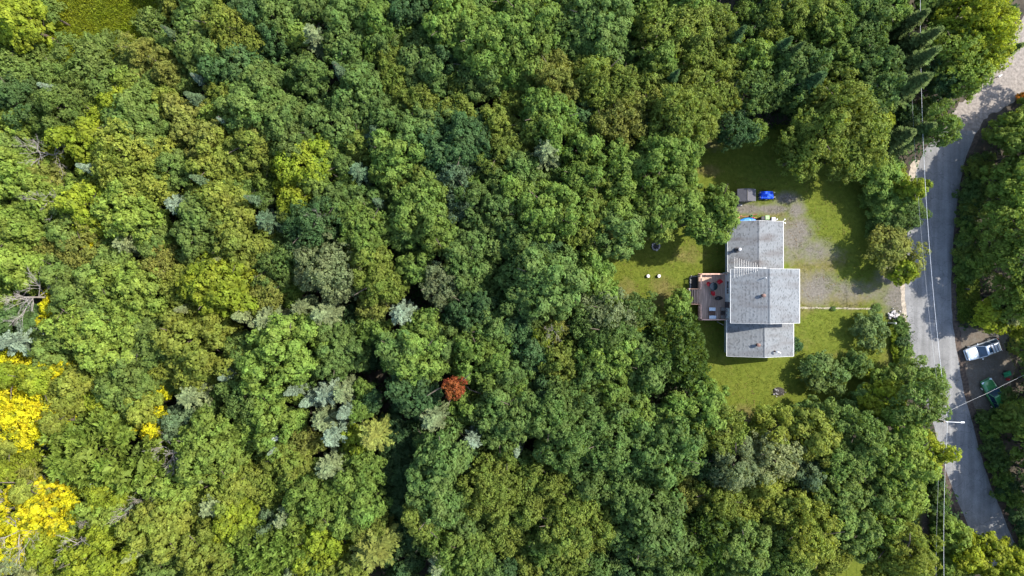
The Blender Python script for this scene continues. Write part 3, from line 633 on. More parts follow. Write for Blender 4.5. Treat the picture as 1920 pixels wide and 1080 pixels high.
# the far side of the road: placed by where the trunks stand
FAR = """
1858 305 42 cG 10;1850 262 34 cG 7;1905 300 46 fG 11;1838 350 38 cG 8;1850 368 42 fG 10.5;1826 410 34 fG 8;1850 430 42 fG 10.5;1826 468 32 fG 7;1848 490 42 fG 10.5;1912 445 46 gO 11;1815 497 22 fG 4;1845 555 34 fG 7;1862 552 40 fG 10;1828 590 26 cY 4.5;1860 585 26 fP 5;1925 500 36 gM 8;
1905 655 34 fG 7;1915 690 40 cM 8;1925 735 42 fM 12;1897 770 28 cG 6;1868 778 30 cG 5;1886 772 30 cG 5.5;1890 822 38 cG 8;1900 870 38 cG 9;1915 915 40 cM 10;1935 960 36 gM 10;1950 1010 36 gM 9;1932 820 44 cG 9;1942 890 44 cM 10;1990 1000 44 gM 12;1935 1040 26 cM 6;1960 690 44 gM 9;1975 760 44 gM 9;
1940 250 42 gM 8;1938 325 34 gM 8;1965 420 36 gM 8;1905 220 26 cG 5;1960 210 40 sD 13;1935 195 30 gD 11;1990 160 40 gM 12;1955 560 30 fM 8;1950 625 30 cY 6
"""
SPECIAL = {(851, 728): 'small round rust-red tree standing alone in the green canopy', (187, 848): 'largest yellow-green tufted tree between the golden trees and dead branches',
           (1255, 652): 'big dark green tufted tree beside the foot of the deck stairs', (1272, 568): 'small bright green tree standing at the deck stairs', (75, 950): 'broad glowing yellow tree with a bare white tree against it',
           (175, 905): 'tiny almost white spruce tip among yellow-green crowns', (47, 557): 'wide bare silver-grey dead tree beside the golden shrubs', (1338, 422): 'bright green tree reaching over the garage wing roof corner',
           (1243, 845): 'broad mid green dome-shaped tree set in a dark gap', (1722, 152): 'tallest pointed spruce leaning over the road bend', (168, 122): 'very broad fine-leaved tree below the grassy clearing',
           (697, 1037): 'broad khaki pine with radiating boughs above the gully', (1675, 468): 'khaki roadside tree with bare white twigs above the driveway mouth', (143, 1020): 'small bare white dead tree with crooked forks'}
n_tree = 0; CROWNS = []
for blk, far in ((TREES, False), (FAR, True)):
    for e in blk.replace('\n', '').split(';'):
        q = e.split()
        if len(q) < 4: continue
        x, y, r = float(q[0]), float(q[1]), float(q[2]); h = float(q[4]) if len(q) > 4 else None
        lab = SPECIAL.get((int(x), int(y)))
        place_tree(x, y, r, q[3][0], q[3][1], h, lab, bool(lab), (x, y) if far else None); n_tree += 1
        if not far: CROWNS.append((x, y, r * (0.7 if q[3][0] in 'sde' else 1.0), q[3][1]))
# young trees that fill the gaps between the big crowns
rr = random.Random(31); young = 0
for _ in range(9000):
    x, y = rr.uniform(-5, 1640), rr.uniform(-5, 1085)
    if x > 1120 and 225 < y < 815: continue
    g = at(x, y, 5.0); gx, gy = 960 + g.x * F / H, 540 - g.y * F / H
    pts = np.array([(gx + a, gy + b_) for a in (-22, 0, 22) for b_ in (-22, 0, 22)])
    if open_mask(pts[:, 0], pts[:, 1]).any(): continue
    near = min(CROWNS, key=lambda q: math.hypot(q[0] - x, q[1] - y) - 0.86 * q[2]); gap = math.hypot(near[0] - x, near[1] - y) - 0.86 * near[2]
    if gap < 5: continue
    r = min(30, gap + 13); c = rr.choice([near[3] if near[3] in 'DMGOKY' else 'M', 'M', 'G'])
    if (690 < x < 790 and y > 700) or (630 < x < 980 and 400 < y < 720) or (440 < x < 640 and y < 330): continue
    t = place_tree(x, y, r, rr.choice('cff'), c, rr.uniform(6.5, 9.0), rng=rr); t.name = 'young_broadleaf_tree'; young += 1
    CROWNS.append((x, y, r, c))
    if young > 150: break

# labels: look first, then the nearest trees that look different
def short(d): return d.replace('mid-sized ', '').replace('-crowned', '').replace('mid-height ', '')
def an(s): return ('an ' if s[0] in 'aeio' else 'a ') + s
used = {}
for t, px, py, d, cat, lab in PLACED:
    if lab: used[lab] = [t]; tag(t, lab, cat)
for t, px, py, d, cat, lab in PLACED:
    if lab: continue
    near = sorted(PLACED, key=lambda q: math.hypot(q[1] - px, q[2] - py))[1:7]
    nb = [short(q[3]) for q in near]; d2 = d.replace('-crowned', ''); ctx = context(px, py)
    cand = []
    for a in range(5):
        for b_ in range(a + 1, 6):
            if nb[a] == nb[b_]: cand.append(d2 + ' beside two ' + nb[a] + 's'); continue
            cand.append(d2 + ' between ' + an(nb[a]) + ' and ' + an(nb[b_]))
    cand = [c_ + ' ' + ctx if len((c_ + ' ' + ctx).split()) <= 16 else c_ for c_ in cand]
    cand = [c_ for c_ in cand if len(c_.split()) <= 16] + [d2 + ' beside ' + an(nb[0])]
    lb = next((c_ for c_ in cand if c_ not in used), cand[0])
    used.setdefault(lb, []).append(t); tag(t, lb, cat)
for lb, ts in used.items():
    if len(ts) > 1:
        for t in ts: t['group'] = 'look-alike trees: ' + lb

# the forest that goes on outside the frame: one mass
def mesh_arrays(me):
    n = len(me.vertices); co = np.empty(n * 3, np.float32); me.vertices.foreach_get('co', co); tt = np.empty(len(me.polygons), np.float32); me.attributes['tint'].data.foreach_get('value', tt); return co.reshape(-1, 4, 3), tt
rr = random.Random(77); AQ = []; AT = []
src = [mesh_arrays(m_) for m_ in variants('c', 'S')]
for gx in np.arange(-82, 88, 6.0):
    for gy in np.arange(-52, 54, 6.0):
        x = gx + rr.uniform(-1.6, 1.6); y = gy + rr.uniform(-1.6, 1.6)
        if abs(x) < 65 and abs(y) < 37.2: continue
        if abs(x) > 78 or abs(y) > 48: continue
        px, py = 960 + x * F / H, 540 - y * F / H
        if open_mask(np.array([px]), np.array([py]))[0] or (px > 1760 and py < 260) or (px > 1890 and py < 1030): continue
        q, tt = rr.choice(src); s = rr.uniform(1.7, 2.3); a = rr.uniform(0, 6.28); ca, sa = math.cos(a), math.sin(a)
        m_ = np.array([[ca, -sa, 0], [sa, ca, 0], [0, 0, 1]], np.float32) * s
        AQ.append(q @ m_.T + np.array([x, y, rr.uniform(6, 8)], np.float32)); AT.append(tt * rr.uniform(0.7, 1.2))
Q = np.concatenate(AQ); me = quads_mesh('forest_margin', (Q[:, 0] + Q[:, 2]) / 2, (Q[:, 2] - Q[:, 0]) / 2, (Q[:, 1] - Q[:, 3]) / 2, np.concatenate(AT), LEAF)
fm = link('forest_margin', me); fm.color = (*PAL['G'], 1); tag(fm, 'mass of green forest carrying on beyond the outermost trees', 'forest', None, 'stuff')

# undergrowth on the forest floor
def scatter(name, n, fn, zr, size, per, color, label, cat, seed, flat=0.4, up=False, box=(-100, 2050, -150, 1230)):
    rg = np.random.default_rng(seed)
    x = rg.uniform(box[0], box[1], n); y = rg.uniform(box[2], box[3], n); k = fn(x, y); x, y = x[k], y[k]; m = len(x)
    base = np.stack([(x - 960) * H / F, (540 - y) * H / F, rg.uniform(zr[0], zr[1], m) * rg.uniform(0.3, 1, m)], 1)
    P = np.repeat(base, per, 0) + rg.normal(size=(m * per, 3)) * np.array([size * 2.2, size * 2.2, size * 1.2]); P[:, 2] = np.maximum(P[:, 2], 0.04)
    tint = np.repeat(rg.uniform(0.7, 1.25, m), per) * rg.uniform(0.75, 1.25, m * per)
    s = size * rg.uniform(0.6, 1.3, m * per)
    if up:
        e = unit(rg.normal(size=(m * per, 3)) * 0.45 + np.array([0, 0, 1.0])); T = e * s[:, None]; B = unit(np.cross(e, rdirs(rg, m * per))) * (s * 0.22)[:, None]
    else:
        Nn = unit(np.array([0, 0, 1.0]) + rdirs(rg, m * per) * (1 - flat)); T, B = leaf_axes(rg, Nn, s, s * 0.7)
    o = link(name, quads_mesh(name, P, T, B, tint, LEAF)); o.color = (*color, 1); tag(o, label, cat, None, 'stuff'); return o
forest = lambda x, y: ~(open_mask(x, y) | inpoly(x + 14, y - 6, ROAD_POLY) | inpoly(x - 12, y, ROAD_POLY) | inpoly(x + 10, y + 10, LANE_POLY) | inpoly(x - 10, y - 10, LANE_POLY))
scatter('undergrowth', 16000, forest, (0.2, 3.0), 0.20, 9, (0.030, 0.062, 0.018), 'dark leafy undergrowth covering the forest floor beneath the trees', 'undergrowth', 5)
scatter('meadow_grass', 5200, lambda x, y: inpoly(x, y, MEADOW), (0.05, 0.6), 0.20, 12, (0.185, 0.225, 0.016), 'tall yellow-green grass filling the forest clearing', 'grass', 6, up=True, box=(50, 350, -90, 180))
def edge_fn(x, y):
    return inpoly(x, y, YARD) & (inpoly(x + 8, y, YARD).astype(int) + inpoly(x - 8, y, YARD) + inpoly(x, y + 8, YARD) + inpoly(x, y - 8, YARD) < 4) & ~((x > 1655) & (y > 470) & (y < 590))
scatter('border_weeds', 9000, edge_fn, (0.02, 0.5), 0.13, 8, (0.060, 0.105, 0.016), 'low weeds growing along the edges of the lawn', 'weeds', 7, box=(1100, 1730, 220, 820))
scatter('verge_weeds', 2600, lambda x, y: inpoly(x, y, TRACK) & (x > 1750) & ~inpoly(x + 12, y - 6, ROAD_POLY), (0.05, 1.1), 0.15, 9, (0.050, 0.110, 0.018), 'green weeds on the strip between track and road', 'weeds', 8, box=(1745, 1800, 870, 1120))
scatter('verge_weeds', 3000, lambda x, y: (np.abs(x - (1800 + 0.0 * y)) < 30) & inpoly(x, y, [(1797, 500), (1830, 500), (1830, 600), (1800, 600)]), (0.02, 0.4), 0.12, 6, (0.10, 0.14, 0.018), 'sunlit weeds around the dark post on the far verge', 'weeds', 9, box=(1790, 1835, 495, 605))
scatter('lawn_grass', 26000, lambda x, y: inpoly(x, y, YARD) & (weights(x, y)[0] + 0.3 * fbm(x, y, 14, 8) < 0.50) & ~inpoly(x, y, [(1355, 415), (1470, 415), (1490, 500), (1490, 675), (1355, 675)]), (0.0, 0.05), 0.075, 6, (0.074, 0.092, 0.008), 'short mown grass of the lawn around the house', 'grass', 12, up=True, box=(1110, 1720, 225, 810))
scatter('driveway_weeds', 5200, lambda x, y: inpoly(x, y, YARD) & (weights(x, y)[0] > 0.42) & (fbm(x, y, 22, 33) > 0.47) & ~inpoly(x, y, [(1355, 415), (1470, 415), (1490, 500), (1490, 675), (1355, 675)]), (0.0, 0.05), 0.08, 5, (0.070, 0.085, 0.014), 'thin weeds coming up through the gravel of the driveway', 'weeds', 13, up=True, box=(1350, 1720, 340, 600))
scatter('fallen_leaves', 2600, lambda x, y: inpoly(x, y, YARD) & (fbm(x, y, 45, 41) > 0.52), (0.0, 0.03), 0.06, 2, (0.16, 0.105, 0.045), 'scattered brown fallen leaves on the lawn', 'leaves', 14, flat=0.8, box=(1110, 1720, 225, 810))

# ------------------------------------------------------------------ the house
def shinglemat(name, base, stain):
    m, nt, b = newmat(name)
    tc = N(nt, 'ShaderNodeTexCoord'); sp = N(nt, 'ShaderNodeSeparateXYZ'); L(nt, tc.outputs['Object'], sp.inputs[0])
    def mth(op, a, v=None, c=None):
        n = N(nt, 'ShaderNodeMath', operation=op); L(nt, a, n.inputs[0])
        if v is not None:
            if isinstance(v, (int, float)): n.inputs[1].default_value = v
            else: L(nt, v, n.inputs[1])
        return n.outputs[0]
    row = mth('FLOOR', mth('MULTIPLY', sp.outputs[0], 1 / 0.145))
    off = mth('MULTIPLY', row, 0.37)
    tab = mth('FLOOR', mth('ADD', mth('MULTIPLY', sp.outputs[1], 1 / 0.21), off))
    cb = N(nt, 'ShaderNodeCombineXYZ'); L(nt, row, cb.inputs[0]); L(nt, tab, cb.inputs[1])
    wn_ = N(nt, 'ShaderNodeTexWhiteNoise', noise_dimensions='2D'); L(nt, cb.outputs[0], wn_.inputs[0])
    r = N(nt, 'ShaderNodeValToRGB'); e = r.color_ramp.elements
    for i, (p, k) in enumerate(((0.0, 0.62), (0.10, 0.72), (0.24, 0.92), (1.0, 1.10))):
        if i >= 2: e.new(p)
    for i, (p, k) in enumerate(((0.0, 0.62), (0.10, 0.72), (0.24, 0.92), (1.0, 1.10))):
        e[i].position = p; e[i].color = (base[0] * k, base[1] * k, base[2] * k, 1)
    L(nt, wn_.outputs[0], r.inputs[0])
    # weather stains running down the slope
    mp = N(nt, 'ShaderNodeMapping'); mp.inputs['Scale'].default_value = (0.22, 0.9, 0.3); L(nt, tc.outputs['Object'], mp.inputs[0])
    nz = N(nt, 'ShaderNodeTexNoise'); nz.inputs['Scale'].default_value = 1.0; nz.inputs['Detail'].default_value = 6; L(nt, mp.outputs[0], nz.inputs[0])
    mr = N(nt, 'ShaderNodeMapRange'); mr.inputs[1].default_value = 0.45; mr.inputs[2].default_value = 0.75; mr.inputs[3].default_value = 0; mr.inputs[4].default_value = stain; L(nt, nz.outputs[0], mr.inputs[0])
    mx = N(nt, 'ShaderNodeMix', data_type='RGBA'); L(nt, mr.outputs[0], mx.inputs[0]); L(nt, r.outputs[0], mx.inputs[6]); mx.inputs[7].default_value = (0.085, 0.073, 0.068, 1)
    L(nt, mx.outputs[2], b.inputs['Base Color']); b.inputs['Roughness'].default_value = 0.9; b.inputs['Specular IOR Level'].default_value = 0.25
    n3 = N(nt, 'ShaderNodeTexNoise'); n3.inputs['Scale'].default_value = 60; L(nt, tc.outputs['Object'], n3.inputs[0])
    bp = N(nt, 'ShaderNodeBump'); bp.inputs['Strength'].default_value = 0.4; bp.inputs['Distance'].default_value = 0.01; L(nt, n3.outputs[0], bp.inputs['Height']); L(nt, bp.outputs[0], b.inputs['Normal'])
    return m
SHING = shinglemat('grey_shingles', (0.150, 0.158, 0.163), 0.55)
SHING_N = shinglemat('stained_shingles', (0.148, 0.155, 0.160), 0.95)
def sidingmat():
    m, nt, b = newmat('white_siding'); tc = N(nt, 'ShaderNodeTexCoord'); wv = N(nt, 'ShaderNodeTexWave', wave_type='BANDS', bands_direction='Z', wave_profile='SAW')
    wv.inputs['Scale'].default_value = 1.6; L(nt, tc.outputs['Object'], wv.inputs[0])
    bp = N(nt, 'ShaderNodeBump'); bp.inputs['Strength'].default_value = 0.8; bp.inputs['Distance'].default_value = 0.03; L(nt, wv.outputs[1], bp.inputs['Height']); L(nt, bp.outputs[0], b.inputs['Normal'])
    nz = N(nt, 'ShaderNodeTexNoise'); nz.inputs['Scale'].default_value = 1.2; L(nt, tc.outputs['Object'], nz.inputs[0])
    r = N(nt, 'ShaderNodeValToRGB'); r.color_ramp.elements[0].color = (0.72, 0.80, 0.86, 1); r.color_ramp.elements[1].color = (0.82, 0.88, 0.92, 1); L(nt, nz.outputs[0], r.inputs[0]); L(nt, r.outputs[0], b.inputs['Base Color'])
    b.inputs['Roughness'].default_value = 0.6; return m
SIDING = sidingmat()
WHITE = mat('white_paint', (0.60, 0.59, 0.57), 0.5, 0.08, 3)
GLASS = mat('window_glass', (0.010, 0.030, 0.060), 0.06, 0.2, 1, spec=0.8)
METAL_D = mat('dark_metal', (0.045, 0.042, 0.042), 0.5, 0.2, 8, metal=0.3)
RUSTV = mat('brown_vent', (0.12, 0.065, 0.05), 0.6, 0.3, 9)
ALU = mat('aluminium', (0.72, 0.69, 0.64), 0.45, 0.10, 6, metal=0.2)

house = empty('house', (31.9, -0.9, 0), 0, 'grey-shingled white house with a tall middle block and two lower wings', 'house')
HO = Vector((31.9, -0.9, 0))
def hpart(mb, name, m, parent=None, **k):
    mb.v = [tuple(Vector(v) - HO) for v in mb.v]
    return mb.build(name, m, parent or house, **k)
def gable_roof(x0, x1, y0, y1, ze, zr, m):
    xm = (x0 + x1) / 2; n = 29; top = []
    for sgn, xe in ((1, x0), (-1, x1)):
        pts = []
        for i in range(n):
            a = i / n; b_ = (i + 1) / n
            pts.append((xe + (xm - xe) * a, ze + (zr - ze) * a + 0.026)); pts.append((xe + (xm - xe) * b_, ze + (zr - ze) * b_))
        top.append(pts)
    prof = top[0] + [(xm, zr + 0.02)] + top[1][::-1]
    mb = MB(); k = len(prof)
    for y in (y0, y1):
        for x, z in prof: mb.v.append((x, y, z))
        for x, z in prof: mb.v.append((x, y, ze - 0.14 + (zr - ze) * (1 - abs(x - xm) / (xm - x0))))
    for i in range(k - 1):
        mb.f.append((i, i + 1, 2 * k + i + 1, 2 * k + i)); mb.f.append((k + i, 3 * k + i, 3 * k + i + 1, k + i + 1))
        mb.f.append((i, k + i, k + i + 1, i + 1)); mb.f.append((2 * k + i, 2 * k + i + 1, 3 * k + i + 1, 3 * k + i))
    mb.f.append((0, 2 * k, 3 * k, k)); mb.f.append((k - 1, 2 * k - 1, 4 * k - 1, 3 * k - 1))
    r = hpart(mb, 'roof', m)
    # ridge cap, gutters and rake boards
    hpart(MB().add([(xm - .13, y0 - .004, zr + .002), (xm, y0 - .004, zr + .05), (xm + .13, y0 - .004, zr + .002), (xm - .13, y1 + .004, zr + .002), (xm, y1 + .004, zr + .05), (xm + .13, y1 + .004, zr + .002)], [(0, 3, 4, 1), (1, 4, 5, 2), (0, 1, 2), (3, 5, 4), (0, 2, 5, 3)]), 'ridge_cap', m, r)
    for xe, s in ((x0, -1), (x1, 1)):
        hpart(MB().box((xe + s * 0.029, (y0 + y1) / 2, ze - 0.05), (0.055, y1 - y0 + 0.02, 0.11)), 'gutter', WHITE, r)
    for y, s in ((y0, -1), (y1, 1)):
        for xe in (x0, x1):
            a = Vector((xe, y + s * 0.018, ze - 0.04)); b_ = Vector((xm, y + s * 0.018, zr - 0.04)); hw = 0.012
            mb = MB(); mb.add([a + Vector((0, -hw, -.09)), a + Vector((0, hw, -.09)), a + Vector((0, hw, .09)), a + Vector((0, -hw, .09)), b_ + Vector((0, -hw, -.09)), b_ + Vector((0, hw, -.09)), b_ + Vector((0, hw, .09)), b_ + Vector((0, -hw, .09))], [(0, 1, 2, 3), (7, 6, 5, 4), (0, 4, 5, 1), (1, 5, 6, 2), (2, 6, 7, 3), (3, 7, 4, 0)])
            hpart(mb, 'rake_board', WHITE, r)
    return r
def walls(x0, x1, y0, y1, ze, zr, rx0, rx1):
    xm = (rx0 + rx1) / 2; g = lambda x: ze - 0.16 + (zr - ze) * (1 - abs(x - xm) / (xm - rx0))
    mb = MB(); P = []
    for y in (y0, y1): P += [(x0, y, -0.1), (x1, y, -0.1), (x1, y, g(x1)), (xm, y, g(xm)), (x0, y, g(x0))]
    mb.add(P, [(0, 1, 2, 3, 4), (9, 8, 7, 6, 5), (0, 4, 9, 5), (1, 6, 7, 2), (4, 3, 8, 9), (3, 2, 7, 8), (0, 5, 6, 1)])
    return hpart(mb, 'wall', SIDING)
TALL = (27.46, 36.09, -4.40, 2.357, 5.3, 6.95); NORTH = (27.9, 35.04, 2.30, 8.586, 2.8, 4.1); SOUTH = (27.77, 36.37, -8.806, -4.34, 2.8, 4.4)
walls(28.1, 35.65, -4.12, 2.08, 5.3, 6.95, TALL[0], TALL[1]); walls(28.42, 34.62, 2.075, 8.32, 2.8, 4.1, NORTH[0], NORTH[1]); walls(28.30, 35.95, -8.55, -4.115, 2.8, 4.4, SOUTH[0], SOUTH[1])
gable_roof(*TALL, SHING)
gable_roof(NORTH[0], NORTH[1], 2.085, NORTH[3], 2.8, 4.1, SHING_N)
gable_roof(SOUTH[0], SOUTH[1], SOUTH[2], -4.125, 2.8, 4.4, SHING)
def window(x, y0, y1, z0, z1, s):
    """a window in a west (s=-1) or east (s=1) wall"""
    yc, zc = (y0 + y1) / 2, (z0 + z1) / 2; mb = MB(); t = 0.06
    mb.box((x + s * .02, yc, z0 - t / 2), (.07, y1 - y0 + 2 * t, t)).box((x + s * .02, yc, z1 + t / 2), (.07, y1 - y0 + 2 * t, t)).box((x + s * .02, y0 - t / 2, zc), (.07, t, z1 - z0)).box((x + s * .02, y1 + t / 2, zc), (.07, t, z1 - z0)).box((x + s * .02, yc, zc), (.05, .04, z1 - z0))
    w = hpart(mb, 'window', WHITE)
    hpart(MB().box((x + s * .006, yc, zc), (.02, y1 - y0, z1 - z0)), 'pane', GLASS, w)
window(28.1, -0.05, 0.85, 1.75, 2.6, -1); window(28.1, -0.68, -0.16, 1.75, 2.6, -1); window(28.1, -3.1, -2.75, 1.6, 2.2, -1); window(28.1, -3.62, -3.42, 1.6, 2.0, -1)
d = hpart(MB().box((28.08, -2.2, 2.02), (.06, .80, 2.0)), 'door', GLASS); hpart(MB().box((28.04, -1.9, 2.0), (.05, .04, .16)), 'handle', ALU, d)
window(28.42, 4.2, 5.2, 1.1, 2.0, -1); window(28.30, -7.2, -6.0, 1.1, 2.1, -1); window(35.65, -2.6, -1.2, 3.4, 4.6, 1); window(35.65, 0.2, 1.4, 3.4, 4.6, 1); window(34.62, 5.2, 6.6, 1.0, 2.0, 1); window(35.95, -7.4, -6.0, 1.0, 2.1, 1)
# roof furniture
def onroof(px, py, roof):
    """where the pixel's ray meets a roof slope"""
    x0, x1, y0, y1, ze, zr = roof; z = ze
    for _ in range(12):
        p = at(px, py, z); xm = (x0 + x1) / 2; z = ze + (zr - ze) * max(0, 1 - abs(p.x - xm) / (xm - x0))
    return at(px, py, z)
p = onroof(1382, 468.5, NORTH)
f = hpart(MB().lathe(p, [(.36, -.15), (.34, .10), (.19, .16), (.17, .75), (.23, .78), (.23, .84), (.10, .90)], 18), 'chimney_pipe', METAL_D)
hpart(MB().lathe(p + Vector((0, 0, .9)), [(.14, 0), (.14, .14), (.21, .16), (.20, .24), (.03, .30)], 16), 'rain_cap', mat('galvanised', (.30, .30, .31), .5, .2, 6, metal=.3), f)
p = onroof(1433.5, 521, TALL); hpart(MB().lathe(p, [(.10, -.1), (.055, .05), (.05, .55), (.05, .58)], 12), 'vent_pipe', WHITE)
p = onroof(1430.5, 554, TALL); hpart(MB().lathe(p, [(.26, -.15), (.19, .06), (.15, .10), (.15, .36), (.22, .38), (.22, .46), (.04, .52)], 16), 'roof_vent', RUSTV)
p = onroof(1420.5, 646.5, SOUTH); hpart(MB().lathe(p, [(.26, -.15), (.19, .06), (.15, .10), (.15, .40), (.23, .42), (.23, .50), (.04, .56)], 16), 'roof_vent', RUSTV)
p = onroof(1452, 658.5, SOUTH); v = hpart(MB().lathe(p, [(.16, -.15), (.12, .05), (.09, .08), (.09, .62)], 12), 'vent_pipe', RUSTV)
hpart(MB().path([p + Vector((0, 0, .60)), p + Vector((.10, -.03, .80)), p + Vector((.34, -.10, .84)), p + Vector((.46, -.13, .72))], [.085, .085, .085, .11], 10), 'elbow', WHITE, v)
# floodlights at the corner of the garage wing
for dx, dy, dz in ((35.0, 8.52, 2.62), (33.9, 8.52, 2.9)):
    fl = hpart(MB().box((dx, dy + .09, dz), (.14, .05, .14)).tube((dx, dy + .1, dz), (dx + .22, dy + .26, dz + .05), .025).tube((dx, dy + .1, dz), (dx + .24, dy - .04, dz + .06), .025), 'floodlight', WHITE)
    hpart(MB().tube((dx + .20, dy + .25, dz + .08), (dx + .32, dy + .40, dz), .05, .09, 10), 'lamp_head', WHITE, fl); hpart(MB().tube((dx + .22, dy - .03, dz + .1), (dx + .38, dy - .14, dz), .05, .09, 10), 'lamp_head', WHITE, fl)
# television aerial on a mast
z = 7.5; a = at(1377, 501.3, z); b_ = at(1437, 502.6, z); mast_top = at(1431, 502.4, z + .2)
an = hpart(MB().tube((mast_top.x, mast_top.y, 3.4), mast_top, .032, .028, 8), 'aerial_mast', ALU)
hpart(MB().tube(a, b_, .028, .028, 6), 'boom', ALU, an)
for i in range(11):
    px = 1377.5 + i * 4.35; hl = (19.5 - 1.35 * i) / F * (H - z); c = at(px, 501.5, z) if i < 10 else at(1420, 502, z)
    if i == 9: hl *= 1.3
    hpart(MB().tube(c + Vector((0, -hl, .03)), c + Vector((0, hl, .03)), .009, .009, 5), 'element', ALU, an)
hpart(MB().tube((27.72, 1.9, 5.22), (28.04, 1.9, 4.8), .04, .04, 8).tube((28.04, 1.9, 4.8), (28.04, 1.9, 1.1), .04, .04, 8), 'downspout', WHITE)
hpart(MB().tube((27.58, -4.25, 5.2), (28.04, -3.98, 4.7), .04, .04, 8).tube((28.04, -3.98, 4.7), (28.04, -3.98, 1.1), .04, .04, 8), 'downspout', WHITE)

# ------------------------------------------------------------------ deck
PLANKM = mat('deck_boards', (0.42, 0.29, 0.22), 0.8, 0.35, 1.4, 0.4, scl=(6, .5, 1))
RAILM = mat('deck_rail', (0.52, 0.32, 0.24), 0.75, 0.25, 3, 0.3)
dk = empty('deck', (26.3, -1.1, 0), 0, 'raised grey-brown wooden deck with salmon railings and stairs, behind the house', 'deck')
DO = Vector((26.3, -1.1, 0))
def dpart(mb, name, m, parent=None, **k):
    mb.v = [tuple(Vector(v) - DO) for v in mb.v]; return mb.build(name, m, parent or dk, **k)
DX0, DX1, DY0, DY1, DZ = 24.62, 28.08, -4.18, 1.88, 1.0
npl = 25; w = (DX1 - DX0) / npl
for i in range(npl):
    dpart(MB().box((DX0 + w * (i + .5), (DY0 + DY1) / 2, DZ - .02 + rnd.uniform(-.003, .003)), (w - .014, DY1 - DY0 + rnd.uniform(-.02, .02), .04)), 'plank', PLANKM)
dpart(MB().box((DX0 - .02, (DY0 + DY1) / 2, DZ - .15), (.04, DY1 - DY0 + .04, .22)).box(((DX0 + DX1) / 2, DY0 - .02, DZ - .15), (DX1 - DX0, .04, .22)).box(((DX0 + DX1) / 2, DY1 + .02, DZ - .15), (DX1 - DX0, .04, .22)), 'rim_joist', RAILM)
for x in (DX0 + .1, DX0 + 1.8, DX1 - .15):
    for y in (DY0 + .1, -1.1, DY1 - .1): dpart(MB().box((x, y, .44), (.1, .1, .96)), 'support_post', RAILM)
def railing(a, b_):
    a, b_ = Vector(a), Vector(b_); d_ = (b_ - a); ln = d_.length; d_.normalize(); n = max(1, round(ln / 1.3)); ang = math.atan2(d_.y, d_.x)
    for i in range(n + 1): q = a + d_ * ln * i / n; dpart(MB().box((q.x, q.y, DZ + .47), (.09, .09, .95)), 'railing_post', RAILM)
    m_ = (a + b_) / 2; dpart(MB().box((m_.x, m_.y, DZ + .965), (ln + .12, .15, .04), ang), 'rail_cap', RAILM); dpart(MB().box((m_.x, m_.y, DZ + .12), (ln, .04, .07), ang), 'bottom_rail', RAILM)
    k = int(ln / .14)
    for i in range(1, k): q = a + d_ * ln * i / k; dpart(MB().box((q.x, q.y, DZ + .53), (.035, .035, .8)), 'baluster', RAILM)
xr = DX0 + .05
railing((xr, DY1 - .05), (xr, -.14)); railing((xr, -2.12), (xr, DY0 + .05)); railing((xr, DY1 - .05), (DX1 - .08, DY1 - .05)); railing((xr, DY0 + .05), (DX1 - .08, DY0 + .05))
for i in range(5):
    dpart(MB().box((DX0 - .15 - i * .27, -1.13, DZ - .16 - i * .165), (.23, 1.86, .04)), 'stair_tread', PLANKM)
for y in (-.13, -2.13):
    mb = MB(); a = Vector((DX0 - .02, y, DZ - .08)); b_ = Vector((DX0 - 1.42, y, .02)); e = Vector((0, .02, 0)); f = Vector((0, 0, .11))
    mb.add([a - e - f, a + e - f, a + e + f, a - e + f, b_ - e - f * .5, b_ + e - f * .5, b_ + e + f, b_ - e + f], [(0, 1, 2, 3), (7, 6, 5, 4), (0, 4, 5, 1), (1, 5, 6, 2), (2, 6, 7, 3), (3, 7, 4, 0)]); dpart(mb, 'stringer', RAILM)
    dpart(MB().box((DX0 - 1.36, y, .50), (.09, .09, 1.04)), 'railing_post', RAILM)
    a = Vector((DX0, y, DZ + .92)); b_ = Vector((DX0 - 1.40, y, .98)); dpart(MB().tube(a, b_, .045, .045, 6), 'handrail', RAILM)

# deck furniture
RED = mat('red_plastic', (0.50, 0.015, 0.025), 0.35, 0.15, 4)
TEAL = mat('dark_tinted_glass', (0.012, 0.030, 0.034), 0.12, 0.2, 2, spec=0.6)
BLACK = mat('black_enamel', (0.010, 0.009, 0.010), 0.35, 0.2, 4)
CUSH = mat('pale_cushion', (0.66, 0.70, 0.74), 0.9, 0.1, 5, 0.2)
CUSH2 = mat('brown_grey_cushion', (0.21, 0.18, 0.16), 0.9, 0.15, 5, 0.2)
WOODB = mat('brown_wood', (0.12, 0.060, 0.038), 0.7, 0.3, 3, 0.3, scl=(1, 6, 1))
t = at(1338, 537, DZ + .72)
tb = empty('patio_table', (t.x, t.y, DZ), 0, 'round dark glass patio table on the deck', 'table')
MB().lathe((0, 0, .70), [(.50, 0), (.515, .015), (.50, .03)], 32).build('table_top', TEAL, tb)
MB().lathe((0, 0, .69), [(.53, 0), (.54, .02), (.515, .035), (.515, 0)], 32).build('rim', METAL_D, tb)
for i in range(4):
    a = .78 + i * math.pi / 2; MB().path([(math.cos(a) * .14, math.sin(a) * .14, .70), (math.cos(a) * .2, math.sin(a) * .2, .35), (math.cos(a) * .40, math.sin(a) * .40, .0)], [.018] * 3, 6).build('leg', METAL_D, tb)
